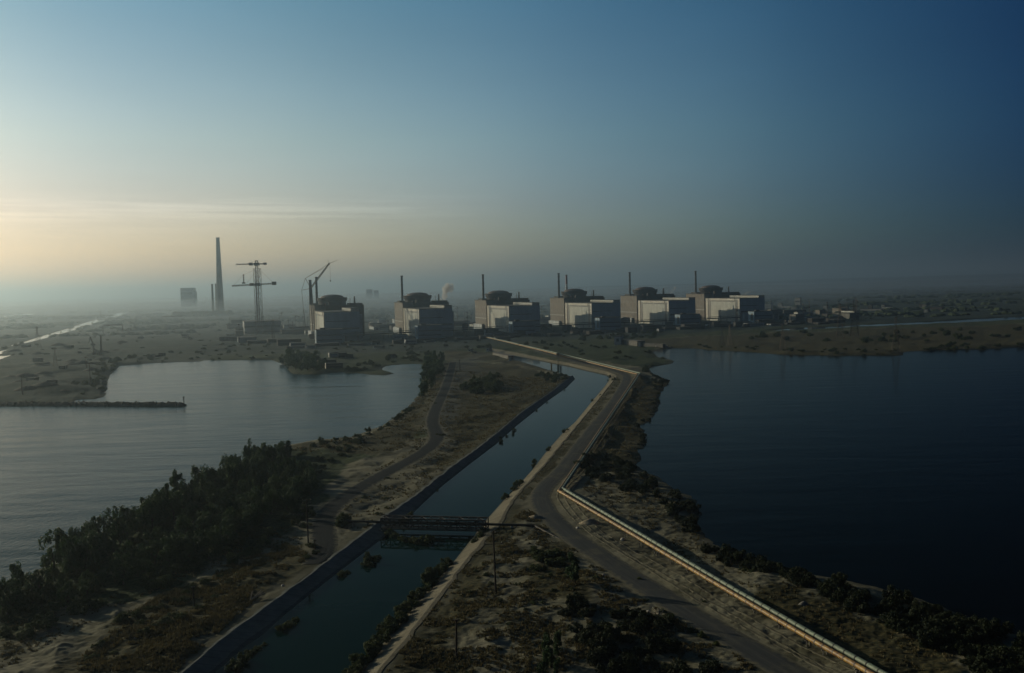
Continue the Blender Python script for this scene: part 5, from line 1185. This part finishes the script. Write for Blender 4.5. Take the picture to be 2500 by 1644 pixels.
# far bank on the right, plant meadows
cluster([(1700,828),(1900,815),(2100,812),(2300,808),(2500,800),(2500,826),(2280,835),(2050,838),(1850,835)], 42, 3.5, 7.0, .85, 'bush', 'meadow_tree', 'dark rounded tree on the brown far bank of the right lake', 'tree', 'trees on the far right bank', 61, gap=.9)
cluster([(1640,846),(1740,850),(1860,855),(1950,862),(2050,864),(2200,864),(2200,855),(1900,850),(1700,842)], 34, 2.2, 4.2, .6, 'bush', 'shore_shrub', 'low dark shrub along the far shore of the right lake', 'shrub', 'far shore shrubs of the right lake', 62, need=.3)
cluster([(2210,862),(2500,850),(2500,835),(2280,845)], 20, 3.0, 5.5, .7, 'bush', 'shore_shrub', 'dark shrub in the belt along the far right shore', 'shrub', 'shrub belt on the far right shore', 63, need=.3)
cluster([(1300,838),(1590,832),(1640,880),(1560,890),(1420,870),(1320,850)], 30, 2.4, 4.6, .7, 'bush', 'meadow_shrub', 'shrub on the green meadow between the pipelines and the plant', 'shrub', 'shrubs on the meadow before the plant', 64)
cluster([(1120,850),(1260,845),(1600,812),(1600,826),(1300,838),(1180,852)], 40, 3, 5.5, .9, 'bush', 'plant_tree', 'dark tree in the strip in front of the reactor units', 'tree', 'tree strip before the units', 65)
cluster([(500,880),(660,876),(700,858),(1000,855),(1060,870),(1060,850),(600,845),(300,870),(350,882)], 60, 2.2, 4.6, .6, 'bush', 'flat_shrub', 'low shrub on the green flat above the left lake', 'shrub', 'shrubs on the flat above the left lake', 66, need=.4)
cluster([(225,972),(255,955),(262,915),(300,885),(345,886),(330,872),(250,880),(220,920),(190,970)], 40, 2.4, 4.6, .9, 'bush', 'quay_shrub', 'dark shrub on the embankment left of the cove', 'shrub', 'shrubs on the cove embankment', 67, need=.2, gap=.42)
cluster([(10,960),(0,850),(120,805),(330,775),(560,790),(620,840),(480,878),(300,880),(230,930),(200,965)], 120, 2.2, 5.0, .6, 'bush', 'flat_shrub', 'low dark shrub on the hazy working flat left of the cove', 'shrub', 'shrubs on the left working flat', 71, fm=F_shade, need=3)
cluster([(700,840),(1080,850),(1300,828),(1900,795),(2200,780),(2200,770),(1850,785),(1300,815),(1080,832),(760,838)], 90, 2.5, 5.0, .7, 'bush', 'yard_shrub', 'dark shrub in the strip between the reactor row and the water', 'shrub', 'shrubs before the reactor row', 72, fm=F_shade, need=3)
# bushes that break up the glinting river
line_plants([(12,852,5),(52,838,4),(98,824,5),(120,818,4),(148,812,4),(170,803,4),(200,799,4),(225,791,4),(245,782,4),(262,777,4),(285,771,4),(38,846,4),(300,768,4)], B, .8, 'river_tree', 'dark tree on the bank of the glinting far river', 'tree', 'trees along the glinting river', 68, zoff=2)

# ------------------------------------------------------------------ grass nobody could count, and far woods
def tufts():
    rr = np.random.RandomState(11); V = []; F = []
    regs = [([(160,1640),(300,1500),(500,1400),(700,1320),(780,1370),(640,1450),(430,1640)], 5200, .55), ([(640,1110),(900,1062),(1050,900),(1380,925),(1120,1120),(900,1290),(800,1290),(860,1180),(1000,1100)], 9000, .6),
            ([(1190,1310),(1320,1220),(1340,1300),(1560,1440),(1860,1640),(930,1640)], 6000, .45), ([(1420,1200),(1560,920),(1630,930),(1600,1180),(1700,1240),(1720,1310),(2100,1480),(2400,1640),(2200,1640),(1800,1430)], 7000, .45),
            ([(1506,918),(1520,940),(1330,1180),(1240,1250),(1250,1225),(1390,1064)], 2600, .4), ([(0,1500),(160,1500),(700,1280),(760,1330),(300,1470),(0,1640)], 1500, .35)]
    for poly, n, hh in regs:
        W_ = [(at(x, y, ZL).x, at(x, y, ZL).y) for x, y in poly]; xs = [p[0] for p in W_]; ys = [p[1] for p in W_]
        x = rr.uniform(min(xs), max(xs), n*5); y = rr.uniform(min(ys), max(ys), n*5)
        k = (seg_dist(x, y, np.array(W_)) < 0) & (fbm(x/5, y/5, 3, 8.0) > -.02); x, y = x[k][:n], y[k][:n]
        h, sd, sc, rd = height(x, y); k = (sd > 1.2) & (sc > 1.2) & (rd > 4.5); x, y, h = x[k], y[k], h[k]
        for a, b, c in zip(x, y, h):
            m_ = 5
            for _ in range(m_):
                t = rr.uniform(0, 6.28); s = hh*rr.uniform(.5, 1.4); w = rr.uniform(.10, .28); ox, oy = rr.uniform(-.35, .35, 2); q = len(V)
                V.append((a+ox-math.cos(t)*w, b+oy-math.sin(t)*w, c-.05)); V.append((a+ox+math.cos(t)*w, b+oy+math.sin(t)*w, c-.05)); V.append((a+ox+rr.uniform(-.2, .2), b+oy+rr.uniform(-.2, .2), c+s)); F.append((q, q+1, q+2))
    me = bpy.data.meshes.new('dry_grass'); me.from_pydata(V, [], F); me.update()
    tag(link('dry_grass', me, foliage_mat('dry_grass', (.13, .10, .046), (.045, .050, .022))), 'dry brown grass tufts over sand and banks', 'grass', kind='stuff')
tufts()
def far_wood():
    rr = random.Random(77); V = []; F = []
    def clump(x, y, z, r_, h):
        k = len(V); n = 7; V.append((x, y, z+h*rr.uniform(.8, 1.1)))
        for ring, (s, zz) in enumerate(((.62, .75), (1.0, .35), (.8, -.1))):
            for i in range(n):
                t = 6.283*i/n+rr.uniform(-.2, .2); q = r_*s*rr.uniform(.75, 1.2); V.append((x+math.cos(t)*q, y+math.sin(t)*q, z+h*zz*rr.uniform(.8, 1.2)))
        for i in range(n): j = (i+1) % n; F.append((k, k+1+i, k+1+j))
        for g in range(2):
            for i in range(n): j = (i+1) % n; a = k+1+g*n; F.append((a+i, a+n+i, a+n+j, a+j))
    for i in range(150):
        c = aty(rr.uniform(425, 560), 740, rr.uniform(3700, 3860)); clump(c.x, c.y, 2, rr.uniform(9, 15), rr.uniform(10, 20))
    for _ in range(240):     # belts of woodland lying across the plain
        Y = 2000*math.exp(rr.uniform(0, 1.9)); px = rr.uniform(-150, 2650); c = aty(px, 760, Y); ln = rr.uniform(60, 260)*Y/2500; n = rr.randrange(10, 34)
        if Y < 2400 and 560 < px < 1900: continue
        for i in range(n):
            x = c.x+rr.uniform(-1, 1)*ln; y = c.y+rr.gauss(0, 12)+(x-c.x)*.12
            if Y < 3600:
                zz, s_ = height(np.array([x]), np.array([y]))[:2]; 
                if s_[0] < 10: continue
                z = float(zz[0])
            else: z = 3+max(0, (y-5200)/9000)*22
            clump(x, y, z-1, rr.uniform(5, 11)*(1+Y/9000), rr.uniform(5, 9))
    me = bpy.data.meshes.new('far_woodland'); me.from_pydata(V, [], F); me.update()
    tag(link('far_woodland', me, foliage_mat('far_leaves', (.03, .05, .022), (.06, .08, .035))), 'dark belts of far woodland across the hazy plain', 'woodland', kind='stuff')
far_wood()
